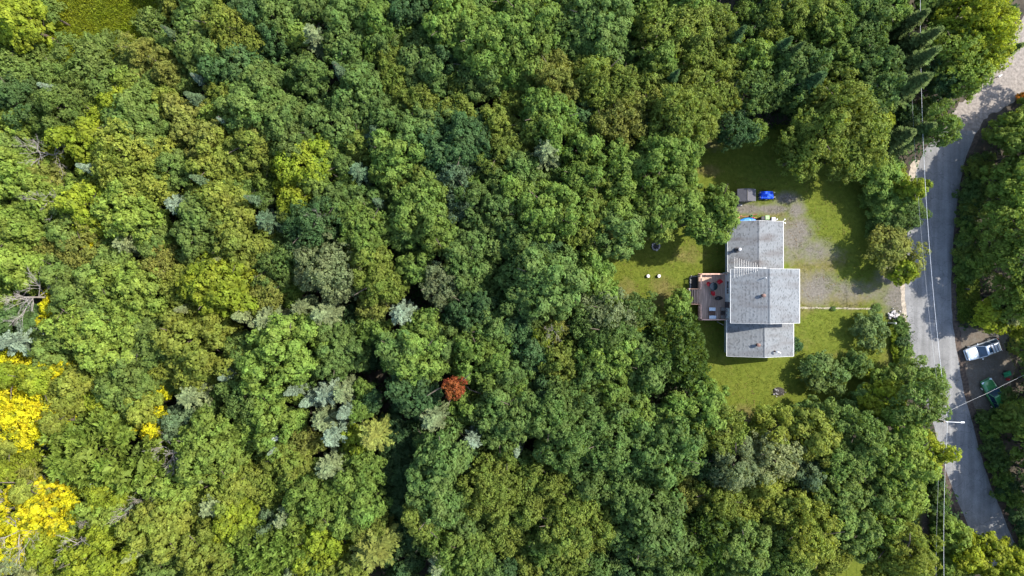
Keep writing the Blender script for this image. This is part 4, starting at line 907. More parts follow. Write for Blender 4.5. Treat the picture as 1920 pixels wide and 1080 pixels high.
def shell_chair(px, py, face, label):
    p = at(px, py, DZ + .45); c = empty('patio_chair', (p.x, p.y, DZ), face, label, 'chair', 'red chairs around the patio table')
    mb = MB(); n = 9; m_ = 11       # moulded tub: seat that curls up into a round back and arms
    for i in range(m_):
        v_ = i / (m_ - 1)
        for j in range(n):
            u = j / (n - 1) * 2 - 1
            x = .25 - .50 * v_; z = .42 - .03 * math.sin(v_ * 3.14) + (max(0, v_ - .55) / .45) ** 1.6 * .40 + abs(u) ** 3 * (.16 + .10 * v_)
            x -= (max(0, v_ - .55)) * .12; y = u * (.29 - .05 * (1 - v_) - .03 * v_ * v_) * (1 - .25 * max(0, v_ - .8) / .2 * abs(u))
            x += .16 * (u * u) * max(0, v_ - .5)
            mb.v.append((x, y, z))
    for i in range(m_ - 1):
        for j in range(n - 1): s_ = i * n + j; mb.f.append((s_, s_ + 1, s_ + n + 1, s_ + n))
    o = mb.build('seat_shell', RED, c, smooth=True); md = o.modifiers.new('solid', 'SOLIDIFY'); md.thickness = .03
    for sx in (-1, 1):
        for sy in (-1, 1): MB().tube((sx * .15, sy * .17, .42), (sx * .24, sy * .24, 0), .016, .016, 6).build('leg', METAL_D, c)
ctr = at(1338, 537, DZ)
for px, py, lb in ((1327.8, 532.5, 'red tub chair at the patio table, on the stairs side'), (1348.5, 528.3, 'red tub chair at the patio table, by the house wall'), (1336.3, 549.8, 'red tub chair at the patio table, next to the black barbecue')):
    q = at(px, py, DZ); shell_chair(px, py, math.atan2(ctr.y - q.y, ctr.x - q.x), lb)
q = at(1347.5, 559, DZ + .8)
bb = empty('barbecue', (q.x, q.y, DZ), 0.08, 'black barbecue with a rounded oval lid on the deck', 'barbecue')
MB().lathe((0, 0, .55), [(.30, 0), (.48, .10), (.52, .25), (.50, .27)], 24, 1, .52).build('fire_bowl', BLACK, bb, smooth=True)
MB().lathe((0, 0, .825), [(.515, 0), (.49, .10), (.38, .20), (.18, .25), (.02, .26)], 24, 1, .52).build('lid', BLACK, bb, smooth=True)
MB().tube((-.12, -.28, .92), (.12, -.28, .92), .015, .015, 6).build('handle', METAL_D, bb)
for sx in (-1, 1):
    for sy in (-1, 1): MB().tube((sx * .26, sy * .13, .60), (sx * .32, sy * .18, 0), .018, .018, 6).build('leg', METAL_D, bb)
def bench(px0, px1, py, cm, label):
    a, b_ = at(px0, py, DZ + .42), at(px1, py, DZ + .42); ln = b_.x - a.x
    o = empty('bench', ((a.x + b_.x) / 2, a.y, DZ), 0, label, 'bench')
    for k in (-1, 0, 1): MB().box((0, k * .15, .335), (ln, .12, .035)).build('seat_slat', WOODB, o)
    MB().box((0, 0, .40), (ln - .04, .44, .09)).build('cushion', cm, o, bevel=.03)
    for sx in (-1, 1):
        for sy in (-1, 1): MB().box((sx * (ln / 2 - .06), sy * .16, .16), (.06, .06, .32)).build('leg', WOODB, o)
def low_table(px0, px1, py, m, label):
    a, b_ = at(px0, py, DZ + .35), at(px1, py, DZ + .35); ln = b_.x - a.x
    o = empty('coffee_table', ((a.x + b_.x) / 2, a.y, DZ), 0, label, 'table')
    for k in range(5): MB().box((0, (k - 2) * .085, .34), (ln, .075, .03)).build('slat', m, o)
    for sx in (-1, 1):
        for sy in (-1, 1): MB().box((sx * (ln / 2 - .06), sy * .15, .163), (.05, .05, .325)).build('leg', m, o)
bench(1329.3, 1342, 579.7, CUSH, 'low wooden bench with a pale cushion, on the barbecue side of the brown table'); bench(1329.3, 1343.3, 594.8, CUSH, 'low wooden bench with a pale cushion against the end railing')
low_table(1329.5, 1341, 587.2, WOODB, 'low brown slatted table between the two pale benches')
bench(1351, 1360.5, 579.5, CUSH2, 'low bench with a brown-grey cushion under the small wall window'); bench(1351, 1360.5, 594.5, CUSH2, 'low bench with a brown-grey cushion in the corner of wall and end railing')
low_table(1351, 1360, 587, mat('dark_wood', (.05, .035, .03), .7, .3, 3), 'low dark slatted table by the house wall between brown-grey benches')

# beside the deck
STONE = mat('grey_stone', (0.25, 0.235, 0.225), 0.9, 0.45, 3, 0.7)
DARKSOIL = mat('dark_soil', (0.028, 0.024, 0.020), 0.95, 0.5, 6, 0.9)
q = at(1303.5, 530, .25)
rb = empty('raised_bed', (q.x, q.y, 0), 0, 'dark stone-edged bed between the deck railing and the stairs', 'planter')
MB().box((.05, 0, .14), (1.15, 1.55, .30)).build('soil', DARKSOIL, rb, bevel=.05)
for i in range(13):
    t = i / 12; x, y = (-.62, -.75 + 1.5 * t * 1.6) if t < .62 else (-.62 + (t - .62) / .38 * 1.2, .83)
    me = MB().lathe((0, 0, 0), [(.02, -.08), (.14, -.04), (.15, .08), (.08, .16), (.01, .18)], 7).build('edging_stone', STONE, rb); me.location = (x, y, .1); me.rotation_euler = (rnd.uniform(-.3, .3), rnd.uniform(-.3, .3), rnd.uniform(0, 6)); me.scale = (rnd.uniform(.7, 1.2), rnd.uniform(.6, 1), 1)
q = at(1293.5, 544, .9)
gp = empty('gate_post', (q.x - .02, q.y, 0), 0, 'white wooden gate panel at the foot of the deck stairs', 'gate')
MB().box((0, .2, .47), (.10, .10, .96)).build('post', WHITE, gp); MB().box((0, -.03, .55), (.05, .36, .60)).build('panel', mat('pale_blue_paint', (.55, .63, .74), .5, .1, 3), gp)
q0, q1 = at(1346, 603.5, .5), at(1356.5, 609.5, .2)
tag(MB().tube(q0, q1, .035, .035, 8).tube(q0, (q0.x, q0.y, -.02), .035, .035, 8).tube(q1 - Vector((0, 0, .0)), (q1.x, q1.y, -.02), .035, .035, 8).build('drain_pipe', WHITE), 'thin white pipe on short legs below the end of the deck', 'pipe')

# ------------------------------------------------------------------ shed
SHEDR = mat('shed_shingles', (0.075, 0.073, 0.082), 0.85, 0.3, 5, 0.5, scl=(.4, 5, 1))
SHEDW = mat('shed_boards', (0.14, 0.125, 0.115), 0.85, 0.3, 4, 0.4, scl=(5, 5, .5))
a = at(1382.5, 354.2, 2.1); b_ = at(1417.3, 377.2, 2.1); sx0, sx1, sy1, sy0 = a.x, b_.x, a.y, b_.y
sh = empty('garden_shed', ((sx0 + sx1) / 2, (sy0 + sy1) / 2, 0), 0, 'small dark grey gabled shed beside the blue tarpaulin', 'shed')
W2, D2 = (sx1 - sx0) / 2, (sy1 - sy0) / 2; xr = (at(1401.7, 365, 2.65).x - sh.location.x)
mb = MB(); wv = W2 - .14; dv = D2 - .12
mb.add([(-wv, -dv, -.05), (wv, -dv, -.05), (wv, -dv, 2.12), (xr, -dv, 2.55), (-wv, -dv, 2.12), (-wv, dv, -.05), (wv, dv, -.05), (wv, dv, 2.12), (xr, dv, 2.55), (-wv, dv, 2.12)], [(0, 1, 2, 3, 4), (9, 8, 7, 6, 5), (0, 4, 9, 5), (1, 6, 7, 2), (4, 3, 8, 9), (3, 2, 7, 8), (0, 5, 6, 1)]); mb.build('wall', SHEDW, sh)
for xe in (-W2, W2):
    n = 11; mb = MB()
    for k in range(n):
        y = -D2 + 2 * D2 * k / n; y2 = y + 2 * D2 / n - .012
        mb.add([(xe, y, 2.1), (xr, y, 2.66), (xr, y2, 2.66), (xe, y2, 2.1), (xe, y, 2.05), (xr, y, 2.60), (xr, y2, 2.60), (xe, y2, 2.05)], [(0, 1, 2, 3), (7, 6, 5, 4), (0, 4, 5, 1), (1, 5, 6, 2), (2, 6, 7, 3), (3, 7, 4, 0)])
    rf = mb.build('roof', SHEDR, sh)
    MB().add([(xe, -D2, 2.045), (xr, -D2, 2.595), (xr, D2, 2.595), (xe, D2, 2.045)], [(0, 1, 2, 3)]).build('roof_deck', METAL_D, rf)
MB().tube((xr, -D2, 2.66), (xr, D2, 2.66), .045, .045, 6).build('ridge_cap', METAL_D, sh)
dd = MB().box((-.25, -dv - .015, 1.0), (.8, .03, 1.9)).build('door', SHEDW, sh); MB().box((.08, -dv - .05, 1.0), (.03, .04, .15)).build('handle', ALU, dd)
for k in (0, 1): MB().box((-.37 + k * .30, -D2 - .25, .09), (.26, .30, .22)).build('step_block', STONE, sh, bevel=.02)

# ------------------------------------------------------------------ trailer under a tarpaulin
TARP = mat('blue_tarpaulin', (0.006, 0.060, 0.50), 0.6, 0.22, 2.5, 0.3, spec=0.2, bscale=5)
q = at(1438, 365.5, .7)
tr = empty('covered_trailer', (q.x, q.y, 0), 0, 'low trailer under a bright blue tarpaulin beside the shed', 'trailer')
mb = MB(); nx, ny = 22, 14; lx, ly = 1.86, 1.06
for i in range(nx + 1):
    for j in range(ny + 1):
        u, v_ = i / nx * 2 - 1, j / ny * 2 - 1; e = max(abs(u), abs(v_)); zz = .80 + .06 * math.sin(u * 7 + v_ * 2) * math.cos(v_ * 5) + rnd.uniform(-.015, .015)
        if e > .88: zz -= (e - .88) / .12 * (.42 + .05 * math.sin(i * 2.1 + j * 1.7))
        k = 1 if e < .9 else 1.02; mb.v.append((u * lx / 2 * min(k, 1.02) * (1 - .04 * (v_ > .7)), v_ * ly / 2, zz))
for i in range(nx):
    for j in range(ny): s_ = i * (ny + 1) + j; mb.f.append((s_, s_ + ny + 1, s_ + ny + 2, s_ + 1))
o = mb.build('tarpaulin', TARP, tr, smooth=True); md = o.modifiers.new('solid', 'SOLIDIFY'); md.thickness = .015; md.offset = -1
MB().box((0, 0, .50), (1.76, .96, .34)).build('load_bed', SHEDW, tr)
PALEW = mat('pale_wood', (.55, .50, .38), .8, .2, 5)
for sx, sy in ((-1, 1), (-1, -1), (1, 1), (1, -1)): MB().box((sx * (.98 if sx > 0 else .9), sy * .30, .45), (.06, .10, .92)).build('stake', PALEW, tr)
for sy in (-1, 1): MB().box((.94, sy * .30, .84), (.22, .035, .035)).build('strap_bar', PALEW, tr)
for sy in (-1, 1):
    wl = MB().tube((0, sy * .50, .24), (0, sy * .60, .24), .25, .25, 18).build('wheel', BLACK, tr); MB().tube((0, sy * .602, .24), (0, sy * .612, .24), .12, .12, 12).build('rim', ALU, wl)
MB().tube((-.88, 0, .38), (-1.25, 0, .36), .03, .03, 8).tube((-1.2, 0, .36), (-1.2, 0, 0), .02, .02, 6).build('drawbar', METAL_D, tr)

# ------------------------------------------------------------------ kayak, bins and boards along the garage wing
KAY = mat('blue_kayak', (0.012, 0.16, 0.48), 0.4, 0.3, 1.6); KAY2 = mat('light_blue_kayak', (0.14, 0.40, 0.62), 0.4, 0.2, 3)
q = at(1403, 412, .35); ky = empty('kayak', (q.x, q.y - .05, 0), 0.02, 'blue kayak lying along the end wall of the garage wing', 'kayak')
mb = MB(); ns, nk = 15, 12; Lk = 2.15
for i in range(ns):
    t = i / (ns - 1) * 2 - 1; ww = .33 * (1 - abs(t) ** 2.2) + .015; hh = .15 * (1 - abs(t) ** 3) + .03; rise = .10 * t * t
    for k in range(nk): a_ = 2 * math.pi * k / nk; mb.v.append((t * Lk / 2, math.cos(a_) * ww, .20 + rise + math.sin(a_) * hh))
for i in range(ns - 1):
    for k in range(nk): mb.f.append((i * nk + k, i * nk + (k + 1) % nk, (i + 1) * nk + (k + 1) % nk, (i + 1) * nk + k))
mb.f += [tuple(range(nk)), tuple(range((ns - 1) * nk + nk - 1, (ns - 1) * nk - 1, -1))]
mb.build('hull', KAY, ky, smooth=True)
MB().lathe((-.10, 0, .355), [(.34, 0), (.36, .02), (.30, .035), (.29, 0)], 20, 1.1, .60).build('cockpit_rim', KAY2, ky); MB().lathe((-.05, 0, .335), [(.28, 0), (.28, .01)], 16, 1.1, .55).build('cockpit', BLACK, ky)
MB().lathe((.62, 0, .33), [(.20, 0), (.16, .03)], 14, 1.2, .7).build('hatch', KAY2, ky)
def bin_(px, py, m, ml, w_, h_, label):
    q = at(px, py, h_); o = empty('wheelie_bin', (q.x, q.y, 0), rnd.uniform(-.08, .08), label, 'bin')
    MB().box((0, 0, h_ / 2 - .02), (w_ * .8, w_ * .8, h_ - .04), 0, None, 1.18).build('body', m, o, bevel=.02); MB().box((0, .01, h_), (w_, w_, .06), 0, None, .92).build('lid', ml, o, bevel=.015)
    for s_ in (-1, 1): MB().tube((s_ * w_ * .38, -w_ * .42, .1), (s_ * w_ * .30, -w_ * .42, .1), .1, .1, 10).build('wheel', BLACK, o)
    MB().tube((-w_ * .4, -w_ * .53, h_ - .03), (w_ * .4, -w_ * .53, h_ - .03), .018, .018, 6).build('handle', BLACK, o)
GBIN = mat('green_lid', (.22, .36, .15), .5, .12, 4)
bin_(1439, 408, BLACK, GBIN, .56, 1.0, 'wheeled bin with a pale green lid at the garage wing')
bin_(1430.8, 409, BLACK, BLACK, .5, .9, 'black wheeled bin beside the pale green one')
bin_(1450.5, 411, mat('grey_bin', (.26, .25, .28), .5, .2, 3), mat('grey_lid', (.34, .33, .36), .5, .2, 6), .55, .8, 'grey-white wheeled bin nearest the garage corner floodlight')
q = at(1422.5, 413, .3); tag(MB().lathe((q.x, q.y, 0), [(.22, 0), (.27, .15), (.18, .34), (.05, .42), (.07, .48)], 11).build('rubbish_bag', BLACK, smooth=True), 'black tied bag lying between kayak and bins', 'bag')
for px, py, ln, rz, c, lb in ((1398, 405.5, 1.5, .05, (.20, .085, .035), 'orange-brown board on the ground behind the kayak'), (1412, 403, 1.1, .22, (.16, .05, .03), 'short rust-coloured board lying askew behind the kayak'), (1418, 408.5, .9, -.06, (.26, .17, .04), 'yellow-orange board beside the tip of the kayak'), (1384, 409, 1.2, .7, (.32, .15, .08), 'brown board slanting under the tree by the kayak')):
    q = at(px, py, .05); tag(MB().box((q.x, q.y, .045), (ln, .11, .08), rz).build('board', mat('painted_board', c, .7, .3, 4)), lb, 'board')
for px, py, col, lb in ((1409, 404.5, (.03, .22, .04), 'small green flower pot on the dirt behind the kayak'), (1412, 409, (.45, .02, .12), 'small crimson pot behind the kayak')):
    q = at(px, py, .2); tag(MB().lathe((q.x, q.y, 0), [(.09, 0), (.14, .22), (.155, .22), (.155, .26), (.12, .26), (.10, .05)], 14).build('flower_pot', mat('pot', col, .5, .2, 4)), lb, 'pot')

# ------------------------------------------------------------------ yard
def stone_mesh(seed):
    rr = random.Random(seed); bm = bmesh.new(); bmesh.ops.create_icosphere(bm, subdivisions=1, radius=1)
    for v_ in bm.verts: v_.co *= rr.uniform(.72, 1.15)
    me = bpy.data.meshes.new('stone'); bm.to_mesh(me); bm.free(); return me
STM = []
for i in range(4):
    for m_ in (STONE, mat('pale_stone', (.46, .42, .41), .9, .4, 3, .6)):
        me = stone_mesh(30 + i); me.materials.append(m_); STM.append(me)
def stones(parent, spots, smin, smax, name='stone', pick=None):
    for x, y, z in spots:
        o = link(name, rnd.choice(pick or STM), parent); s_ = rnd.uniform(smin, smax); o.location = (x, y, z + s_ * .5); o.scale = (s_, s_ * rnd.uniform(.7, 1.1), s_ * rnd.uniform(.6, .9)); o.rotation_euler = (rnd.uniform(-.4, .4), rnd.uniform(-.4, .4), rnd.uniform(0, 6))
q = at(1229.5, 462); fp = empty('fire_pit', q, 0, 'ring of stones round a blackened fire pit on the back lawn', 'fire pit')
stones(fp, [(math.cos(i * .45) * .48, math.sin(i * .45) * .48, 0) for i in range(14)], .12, .19)
MB().lathe((0, 0, .0), [(.40, .02), (.36, .05), (.1, .04), (.02, .05)], 16).build('ash_bed', BLACK, fp)
for i in range(4): a_ = i * .8; MB().tube((math.cos(a_) * .3, math.sin(a_) * .3, .09), (-math.cos(a_) * .25, -math.sin(a_) * .25, .16), .05, .04, 7).build('charred_log', BLACK, fp)
PALET = mat('weathered_top', (.62, .58, .55), .8, .25, 9, .4)
for px, lb in ((1215.7, 'pale round stump farther from the deck on the back lawn'), (1236, 'pale round stump nearer the deck on the back lawn')):
    q = at(px, 517.5, .35); st = empty('stump', (q.x, q.y, 0), rnd.uniform(0, 6), lb, 'stump')
    MB().lathe((0, 0, 0), [(.27, -.03), (.24, .08), (.23, .34), (.22, .36)], 13, 1, .93).build('bark', BARK, st); MB().lathe((0, 0, .355), [(.225, 0), (.22, .02), (.02, .024)], 13, 1, .93).build('cut_face', PALET, st)
q = at(1676, 590); rp = empty('rock_pile', q, 0, 'pile of pale rocks at the corner of driveway and road', 'rock pile')
stones(rp, [(rnd.gauss(0, .42), rnd.gauss(0, .38), rnd.uniform(0, .2)) for _ in range(46)], .11, .24)
q = at(1460, 734); bp_ = empty('brush_pile', q, 0, 'heap of dark soil and stones on the side lawn', 'heap')
MB().lathe((0, 0, 0), [(.75, -.02), (.6, .12), (.35, .25), (.05, .30)], 11, 1.1, .8).build('soil', DARKSOIL, bp_); stones(bp_, [(rnd.gauss(0, .4), rnd.gauss(0, .3), .12) for _ in range(18)], .07, .15, pick=[STM[0], STM[2], STM[4]])
POSTW = mat('post_wood', (.20, .16, .12), .85, .3, 4)
# posts
q = at(1666, 605); wp = empty('white_post', q, 0, 'white square post beside the rock pile', 'post')
MB().box((0, 0, .83), (.13, .13, 1.70)).build('shaft', WHITE, wp); MB().box((0, 0, 1.72), (.19, .19, .06)).add([(-.09, -.09, 1.75), (.09, -.09, 1.75), (.09, .09, 1.75), (-.09, .09, 1.75), (0, 0, 1.86)], [(0, 1, 4), (1, 2, 4), (2, 3, 4), (3, 0, 4)]).build('cap', WHITE, wp)
q = at(1805, 542); bpst = empty('mailbox', q, 2.9, 'dark mailbox on a post on the far verge', 'mailbox')
MB().box((0, 0, .5), (.1, .1, 1.06)).build('post', METAL_D, bpst); MB().box((.04, 0, 1.1), (.46, .18, .14)).tube((-.19, 0, 1.17), (.27, 0, 1.17), .09, .09, 12).build('box', METAL_D, bpst)

q = at(1864, 147); wm = empty('mailbox', q, .6, 'white mailbox on a short post beside the gravel lane', 'mailbox')
MB().box((0, 0, .48), (.09, .09, 1.0)).build('post', POSTW, wm); MB().box((0, 0, 1.04), (.5, .2, .14)).tube((-.25, 0, 1.11), (.25, 0, 1.11), .10, .10, 12).build('box', WHITE, wm)
# bushes
BM = [crown_mesh('foliage', 1.9, 1.5, 'b', 300 + i) for i in range(3)]
BM2 = [crown_mesh('foliage', 0.9, 0.75, 'b', 310 + i) for i in range(3)]
BST = trunk_mesh('stem', 0.9, 0.05, 55, 4, 0.6)
def bush(px, py, r, c, h_, label, group=None, name='bush', color=None):
    R = r * 1.08 / 14.07; big = R > 1.3; Rb, Hb = (1.9, 1.5) if big else (.9, .75); zc = h_ * .46
    p = at(px, py, zc * 1.1); t = empty(name, (p.x, p.y, 0), rnd.uniform(0, 6.28)); cr = link('foliage', rnd.choice(BM if big else BM2), t); cr.location.z = zc; cr.scale = (R / Rb, R / Rb, h_ * .54 / Hb); v_ = rnd.uniform(.9, 1.1); cr.color = tuple(k * v_ for k in (color or PAL[c])) + (1,)
    s_ = link('stem', BST, t); s_.scale = (h_ / 1.6,) * 3; tag(t, label, 'bush', group)
bush(1630, 617, 32, 'B', 3.2, 'round blue-green bush standing alone in the side lawn', color=(.125, .180, .058)); bush(1540, 696, 37, 'D', 3.8, 'big dense dark green rounded bush at the lower lawn edge', color=(.110, .165, .046)); bush(1606, 682, 26, 'M', 2.6, 'dark bush with yellow-green side between big bush and road'); bush(1618, 695, 18, 'Y', 2.2, 'yellow-green bush growing against the dark bush')
bush(1492, 648, 12, 'D', 1.3, 'small dark shrub against the wall of the lower wing')
for px, py, r, c in ((1688, 606, 11, 'M'), (1691, 622, 12, 'M'), (1694, 640, 12, 'D'), (1698, 655, 12, 'G'), (1695, 668, 10, 'G')): bush(px, py, r, c, 1.3, 'green roadside shrub in the row below the rock pile', 'roadside shrubs below the rock pile')
for i in range(7): bush(1677 + i * 1.3 + rnd.uniform(-2, 2), 615 + i * 11, 7, 'Y', .8, 'low yellow-green plant in the lawn strip beside the roadside shrubs', 'low plants beside the roadside shrubs')
bush(1645, 578, 7, 'M', .5, 'tiny weed clump at the end of the stone path'); bush(1563, 579, 4, 'M', .35, 'small tuft on the stone path')
bush(1632, 372, 22, 'G', 1.6, 'leafy bush at the top of the front lawn', 'bushes along the front lawn'); bush(1642, 424, 18, 'M', 2.0, 'leafy bush at the top of the front lawn', 'bushes along the front lawn')
for i in range(9): bush(1757 + i * 1.2 + rnd.uniform(-4, 4), 905 + i * 15, 13, 'M' if i % 3 else 'D', 1.8, 'hedge shrub in the strip between track and road', 'hedge shrubs between track and road')
bush(1914, 181, 8, 'W', .9, 'small orange-leaved shrub beside the gravel lane', color=(.34, .16, .02)); bush(1903, 612, 16, 'Y', 1.6, 'yellow-green bush on the far lawn by the gravel drive'); bush(1885, 742, 18, 'M', 2.0, 'leafy bush behind the green car')

for i, (x, y) in enumerate(resample(ROAD_R[2:8], 13)):
    if y < 520: bush(x + 26 + rnd.uniform(-4, 6), y + rnd.uniform(-6, 6), rnd.uniform(17, 24), rnd.choice('GMGO'), rnd.uniform(1.6, 2.8), 'roadside bush crowding the far road edge above the mailbox', 'bushes along the far road edge above the mailbox')
for i, (x, y) in enumerate(resample(ROAD_R[11:17], 13)):
    bush(x + 30 + rnd.uniform(-4, 8), y + rnd.uniform(-6, 6), rnd.uniform(17, 23), rnd.choice('GMMD'), rnd.uniform(1.5, 2.6), 'roadside bush crowding the far road edge below the green car', 'bushes along the far road edge below the green car')

# ------------------------------------------------------------------ vehicles
SILVER = mat('silver_paint', (.56, .60, .64), .25, .05, 2, metal=.45, coat=.8)
GREENP = mat('green_paint', (.03, .17, .05), .3, .25, 1.5, metal=.2, coat=.8)
TYRE = mat('tyre', (.015, .015, .015), .85, .2, 5); CHROME = mat('chrome', (.75, .76, .78), .15, .05, 3, metal=1.0); LAMPG = mat('lamp_glass', (.75, .78, .80), .08, .05, 3); TAIL = mat('tail_lamp', (.35, .01, .01), .15, .1, 3)
def car(loc, rz, Ln, Wd, Ht, paint, label, rails=False, sunroof=False, dirty=None):
    c = empty('parked_car', loc, rz, label, 'car')
    hw = Wd / 2; x0, x1 = -Ln / 2, Ln / 2; zb = Ht * .58
    st = [(x0, .78, .86), (x0 + .15, .93, .97), (x0 + .7, 1.0, 1.0), (-.3, 1.0, 1.0), (.6, 1.0, .985), (x1 - .9, .985, .955), (x1 - .35, .93, .90), (x1 - .08, .80, .80), (x1, .62, .70)]
    mb = MB(); npt = 11
    for x, w_, z_ in st:
        w_ *= hw; zt = zb * z_
        half = [(0, zt + .025), (w_ * .45, zt + .02), (w_ * .84, zt - .02), (w_ * .98, zt - .16), (w_, zt * .62), (w_ * .96, .30), (w_ * .80, .22)]
        ring = half + [(-a_, b__) for a_, b__ in half[:0:-1]]; npt = len(ring)
        for y, z in ring: mb.v.append((x, y, z))
    for i in range(len(st) - 1):
        for k in range(npt): mb.f.append((i * npt + k, (i + 1) * npt + k, (i + 1) * npt + (k + 1) % npt, i * npt + (k + 1) % npt))
    mb.f += [tuple(range(npt)), tuple(range(len(st) * npt - 1, (len(st) - 1) * npt - 1, -1))]
    body = mb.build('body', paint, c, smooth=True, sub=2)
    a0, a1, r0, r1 = x0 + .22, x1 - 1.35, x0 + .55, x1 - 2.10      # greenhouse: base and roof
    bw, rw = hw * .90, hw * .70; zt = Ht - .06; zl = zb - .04
    def quad(P, nm, m_, par, th=.015):
        o = MB().add(P, [(0, 1, 2, 3)]).build(nm, m_, par); md = o.modifiers.new('solid', 'SOLIDIFY'); md.thickness = th; md.offset = 0; return o
    # roof with rounded edges
    mb = MB(); n1, n2 = 9, 9
    for i in range(n1):
        for j in range(n2):
            u, v_ = i / (n1 - 1), j / (n2 - 1) * 2 - 1; mb.v.append((r0 + (r1 - r0) * u, v_ * rw * (1 - .05 * abs(2 * u - 1) ** 2), zt + .06 * (1 - v_ * v_) ** .6 * (1 - .35 * (2 * u - 1) ** 2)))
    for i in range(n1 - 1):
        for j in range(n2 - 1): s_ = i * n2 + j; mb.f.append((s_, s_ + n2, s_ + n2 + 1, s_ + 1))
    ro = mb.build('roof', paint, c, smooth=True); md = ro.modifiers.new('solid', 'SOLIDIFY'); md.thickness = .04
    quad([(a1, -bw * .93, zl), (a1, bw * .93, zl), (r1, rw * .97, zt), (r1, -rw * .97, zt)], 'windscreen', GLASS, c); quad([(a0, -bw * .93, zl + .04), (r0, -rw, zt), (r0, rw, zt), (a0, bw * .93, zl + .04)], 'rear_window', GLASS, c)
    for s_ in (-1, 1):
        quad([(a1 - .12, s_ * bw, zl), (r1 - .05, s_ * rw, zt), (r0 + .05, s_ * rw, zt), (a0 + .1, s_ * bw, zl)], 'side_window', GLASS, c)
        for (xa, xb) in ((a1, r1), ((a1 + a0) / 2 - .1, (r0 + r1) / 2 - .12), (a0 + .04, r0)): MB().tube((xa, s_ * bw * .97, zl), (xb, s_ * rw * .99, zt + .02), .042, .036, 6).build('pillar', paint, c)
        m_ = MB().box((a1 - .30, s_ * (hw + .10), zl + .06), (.12, .20, .14)).build('mirror', paint, c, bevel=.03)
        MB().box((x1 - .17, s_ * hw * .62, zb * .74), (.24, .34, .13)).build('headlight', LAMPG, c, bevel=.04); MB().box((x0 + .06, s_ * hw * .78, zb * .86), (.12, .2, .24)).build('tail_light', TAIL, c, bevel=.03)
        for xw in (x1 - .88, x0 + .85):
            wl = MB().tube((xw, s_ * (hw - .24), .33), (xw, s_ * (hw + .01), .33), .33, .33, 20).build('wheel', TYRE, c, bevel=.03); MB().tube((xw, s_ * (hw + .005), .33), (xw, s_ * (hw + .022), .33), .21, .19, 14).build('rim', ALU, wl)
        if rails:
            rl = MB().path([(r1 - .15, s_ * rw * .93, zt + .04), (r1 - .3, s_ * rw * .93, zt + .11), (r0 + .25, s_ * rw * .93, zt + .11), (r0 + .1, s_ * rw * .93, zt + .04)], [.02] * 4, 6).build('roof_rail', METAL_D, c)
    if rails:
        for k in range(3): MB().box((r0 + .45 + k * .38, 0, zt + .125), (.07, rw * 1.86, .03)).build('crossbar', METAL_D, c)
    if sunroof: MB().box((r1 - .55, 0, zt + .065), (.50, rw * 1.15, .02)).build('sunroof', GLASS, c, bevel=.008)
    MB().box((x1 - .03, 0, zb * .60), (.06, hw * 1.0, .16)).build('grille', METAL_D, c, bevel=.02); MB().box((x1 - .02, 0, .40), (.16, hw * 1.55, .16)).build('bumper', paint, c, bevel=.05); MB().box((x0 + .03, 0, .42), (.16, hw * 1.6, .18)).build('bumper', paint, c, bevel=.05)
    MB().tube((a1 + .08, -.05, zl + .05), (a1 - .02, hw * .5, zl + .09), .012, .012, 5).build('wiper', METAL_D, c)
    return c
q = at(1844, 656, .8); car((q.x, q.y, 0), math.atan2(-20, -56), 4.55, 1.86, 1.72, SILVER, 'silver estate car with roof bars and sunroof parked across the road', True, True)
q = at(1866, 741, .8); car((q.x, q.y, 0), RAD(119), 4.5, 1.80, 1.50, GREENP, 'dark green car parked half under the trees across the road')
# green garden cart and red can beside the green car
q = at(1887, 701, .4); gc = empty('garden_cart', (q.x, q.y, 0), .35, 'green garden cart beside the green car', 'cart')
MB().add([(-.34, -.22, .28), (.34, -.22, .28), (.34, .22, .28), (-.34, .22, .28), (-.5, -.33, .58), (.5, -.33, .58), (.5, .33, .58), (-.5, .33, .58)], [(0, 1, 2, 3), (0, 4, 5, 1), (1, 5, 6, 2), (2, 6, 7, 3), (3, 7, 4, 0)]).build('tray', mat('green_plastic', (.05, .32, .14), .4, .3, 3), gc)
for s_ in (-1, 1): MB().tube((.1, s_ * .30, .20), (.1, s_ * .36, .20), .2, .2, 14).build('wheel', TYRE, gc)
MB().path([(-.45, 0, .5), (-.75, 0, .62), (-.95, 0, .85)], [.02] * 3, 6).tube((-.95, -.14, .85), (-.95, .14, .85), .02, .02, 6).build('handle', METAL_D, gc); MB().box((-.3, 0, .14), (.06, .3, .28)).build('foot', METAL_D, gc)
q = at(1891, 711.5, .3); rc_ = empty('fuel_can', (q.x, q.y, 0), .4, 'red fuel can standing next to the green cart', 'can')
MB().box((0, 0, .18), (.36, .24, .36)).build('body', mat('red_can', (.40, .01, .015), .4, .2, 3), rc_, bevel=.04); MB().tube((-.1, 0, .42), (.1, 0, .42), .02, .02, 6).tube((-.1, 0, .35), (-.1, 0, .42), .02, .02, 6).tube((.1, 0, .35), (.1, 0, .42), .02, .02, 6).build('handle', RED, rc_); MB().tube((.13, .05, .35), (.2, .06, .46), .03, .02, 8).build('spout', BLACK, rc_)

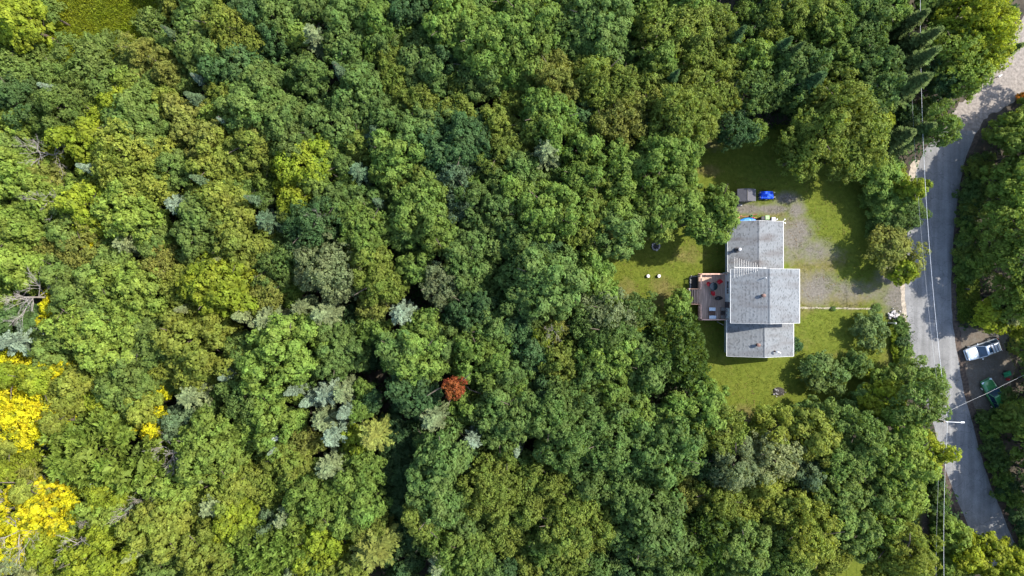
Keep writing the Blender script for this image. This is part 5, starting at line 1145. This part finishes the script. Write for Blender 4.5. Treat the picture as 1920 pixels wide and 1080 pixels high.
# ------------------------------------------------------------------ utility pole, street lamp and cables
POLEW = mat('pole_wood', (.17, .14, .115), .9, .3, 3, .4, scl=(4, 4, .4))
CABLE = mat('cable', (.62, .62, .62), .5, .1, 4); CABLED = mat('twisted_cable', (.45, .45, .44), .5, .1, 4)
zt = 9.0; ptop = at(1768, 790.5, zt); up = empty('utility_pole', (ptop.x, ptop.y, 0), 0, 'wooden utility pole with a street lamp arm over the road', 'utility pole')
MB().tube((0, 0, -.2), (0, 0, zt + .3), .16, .11, 12).build('shaft', POLEW, up)
ae = at(1803, 792, zt + .2) - Vector((ptop.x, ptop.y, 0))
arm = MB().path([(0, 0, zt - .5), (.35, -.02, zt - .05), (ae.x * .6, ae.y * .6, zt + .18), (ae.x, ae.y, zt + .2)], [.05, .045, .04, .035], 8).build('lamp_arm', WHITE, up)
MB().box((ae.x + .12, ae.y, zt + .19), (.46, .19, .11)).build('lamp_head', WHITE, arm, bevel=.03); MB().box((ae.x + .14, ae.y, zt + .125), (.26, .13, .04)).build('lamp_lens', LAMPG, arm); MB().tube((ae.x + .15, ae.y, zt + .24), (ae.x + .15, ae.y, zt + .31), .045, .035, 8).build('photocell', METAL_D, arm)
MB().box((.28, -.12, zt - .25), (.7, .06, .08)).build('bracket', METAL_D, up); INS = mat('insulator', (.70, .69, .66), .3, .1, 3)
for x in (.0, .55): MB().lathe((x, -.14, zt - .2), [(.03, 0), (.06, .03), (.04, .07), (.06, .10), (.03, .14)], 10).build('insulator', INS, up)
MB().lathe((0, .20, zt - 1.5), [(.16, 0), (.18, .04), (.18, .50), (.10, .55)], 14).build('transformer', mat('orange_brown_can', (.20, .085, .035), .6, .3, 5), up)
def wire(name, P, sag, r, m_, label, group):
    mb = MB(); pts = []
    for i in range(len(P) - 1):
        a_, b__ = Vector(P[i]), Vector(P[i + 1]); n_ = 22
        for k in range(n_ + (i == len(P) - 2)): t = k / n_; q = a_.lerp(b__, t); q.z -= sag[i] * 4 * t * (1 - t); pts.append(q)
    mb.path(pts, [r] * len(pts), 5); o = mb.build(name, m_); tag(o, label, 'cable', group)
wire('power_cable', [at(1726, -60, 9.4), at(1777, 792, zt - .1), at(1774, 1200, 9.2)], [1.6, .6], .016, CABLE, 'thick pale power cable running along the road past the lamp arm', None)
wire('telephone_cable', [at(1702, -60, 7.6), at(1767, 792, 7.6), at(1757, 1200, 7.6)], [1.4, .6], .008, CABLED, 'thin pale cable running beside the power cable on the house side', None)
wire('service_cable', [at(1769, 776, 8.3) , at(1852, 737, 6.6), at(1990, 672, 3.5)], [.12, .2], .009, CABLED, 'service cable crossing the road above the green car', None)
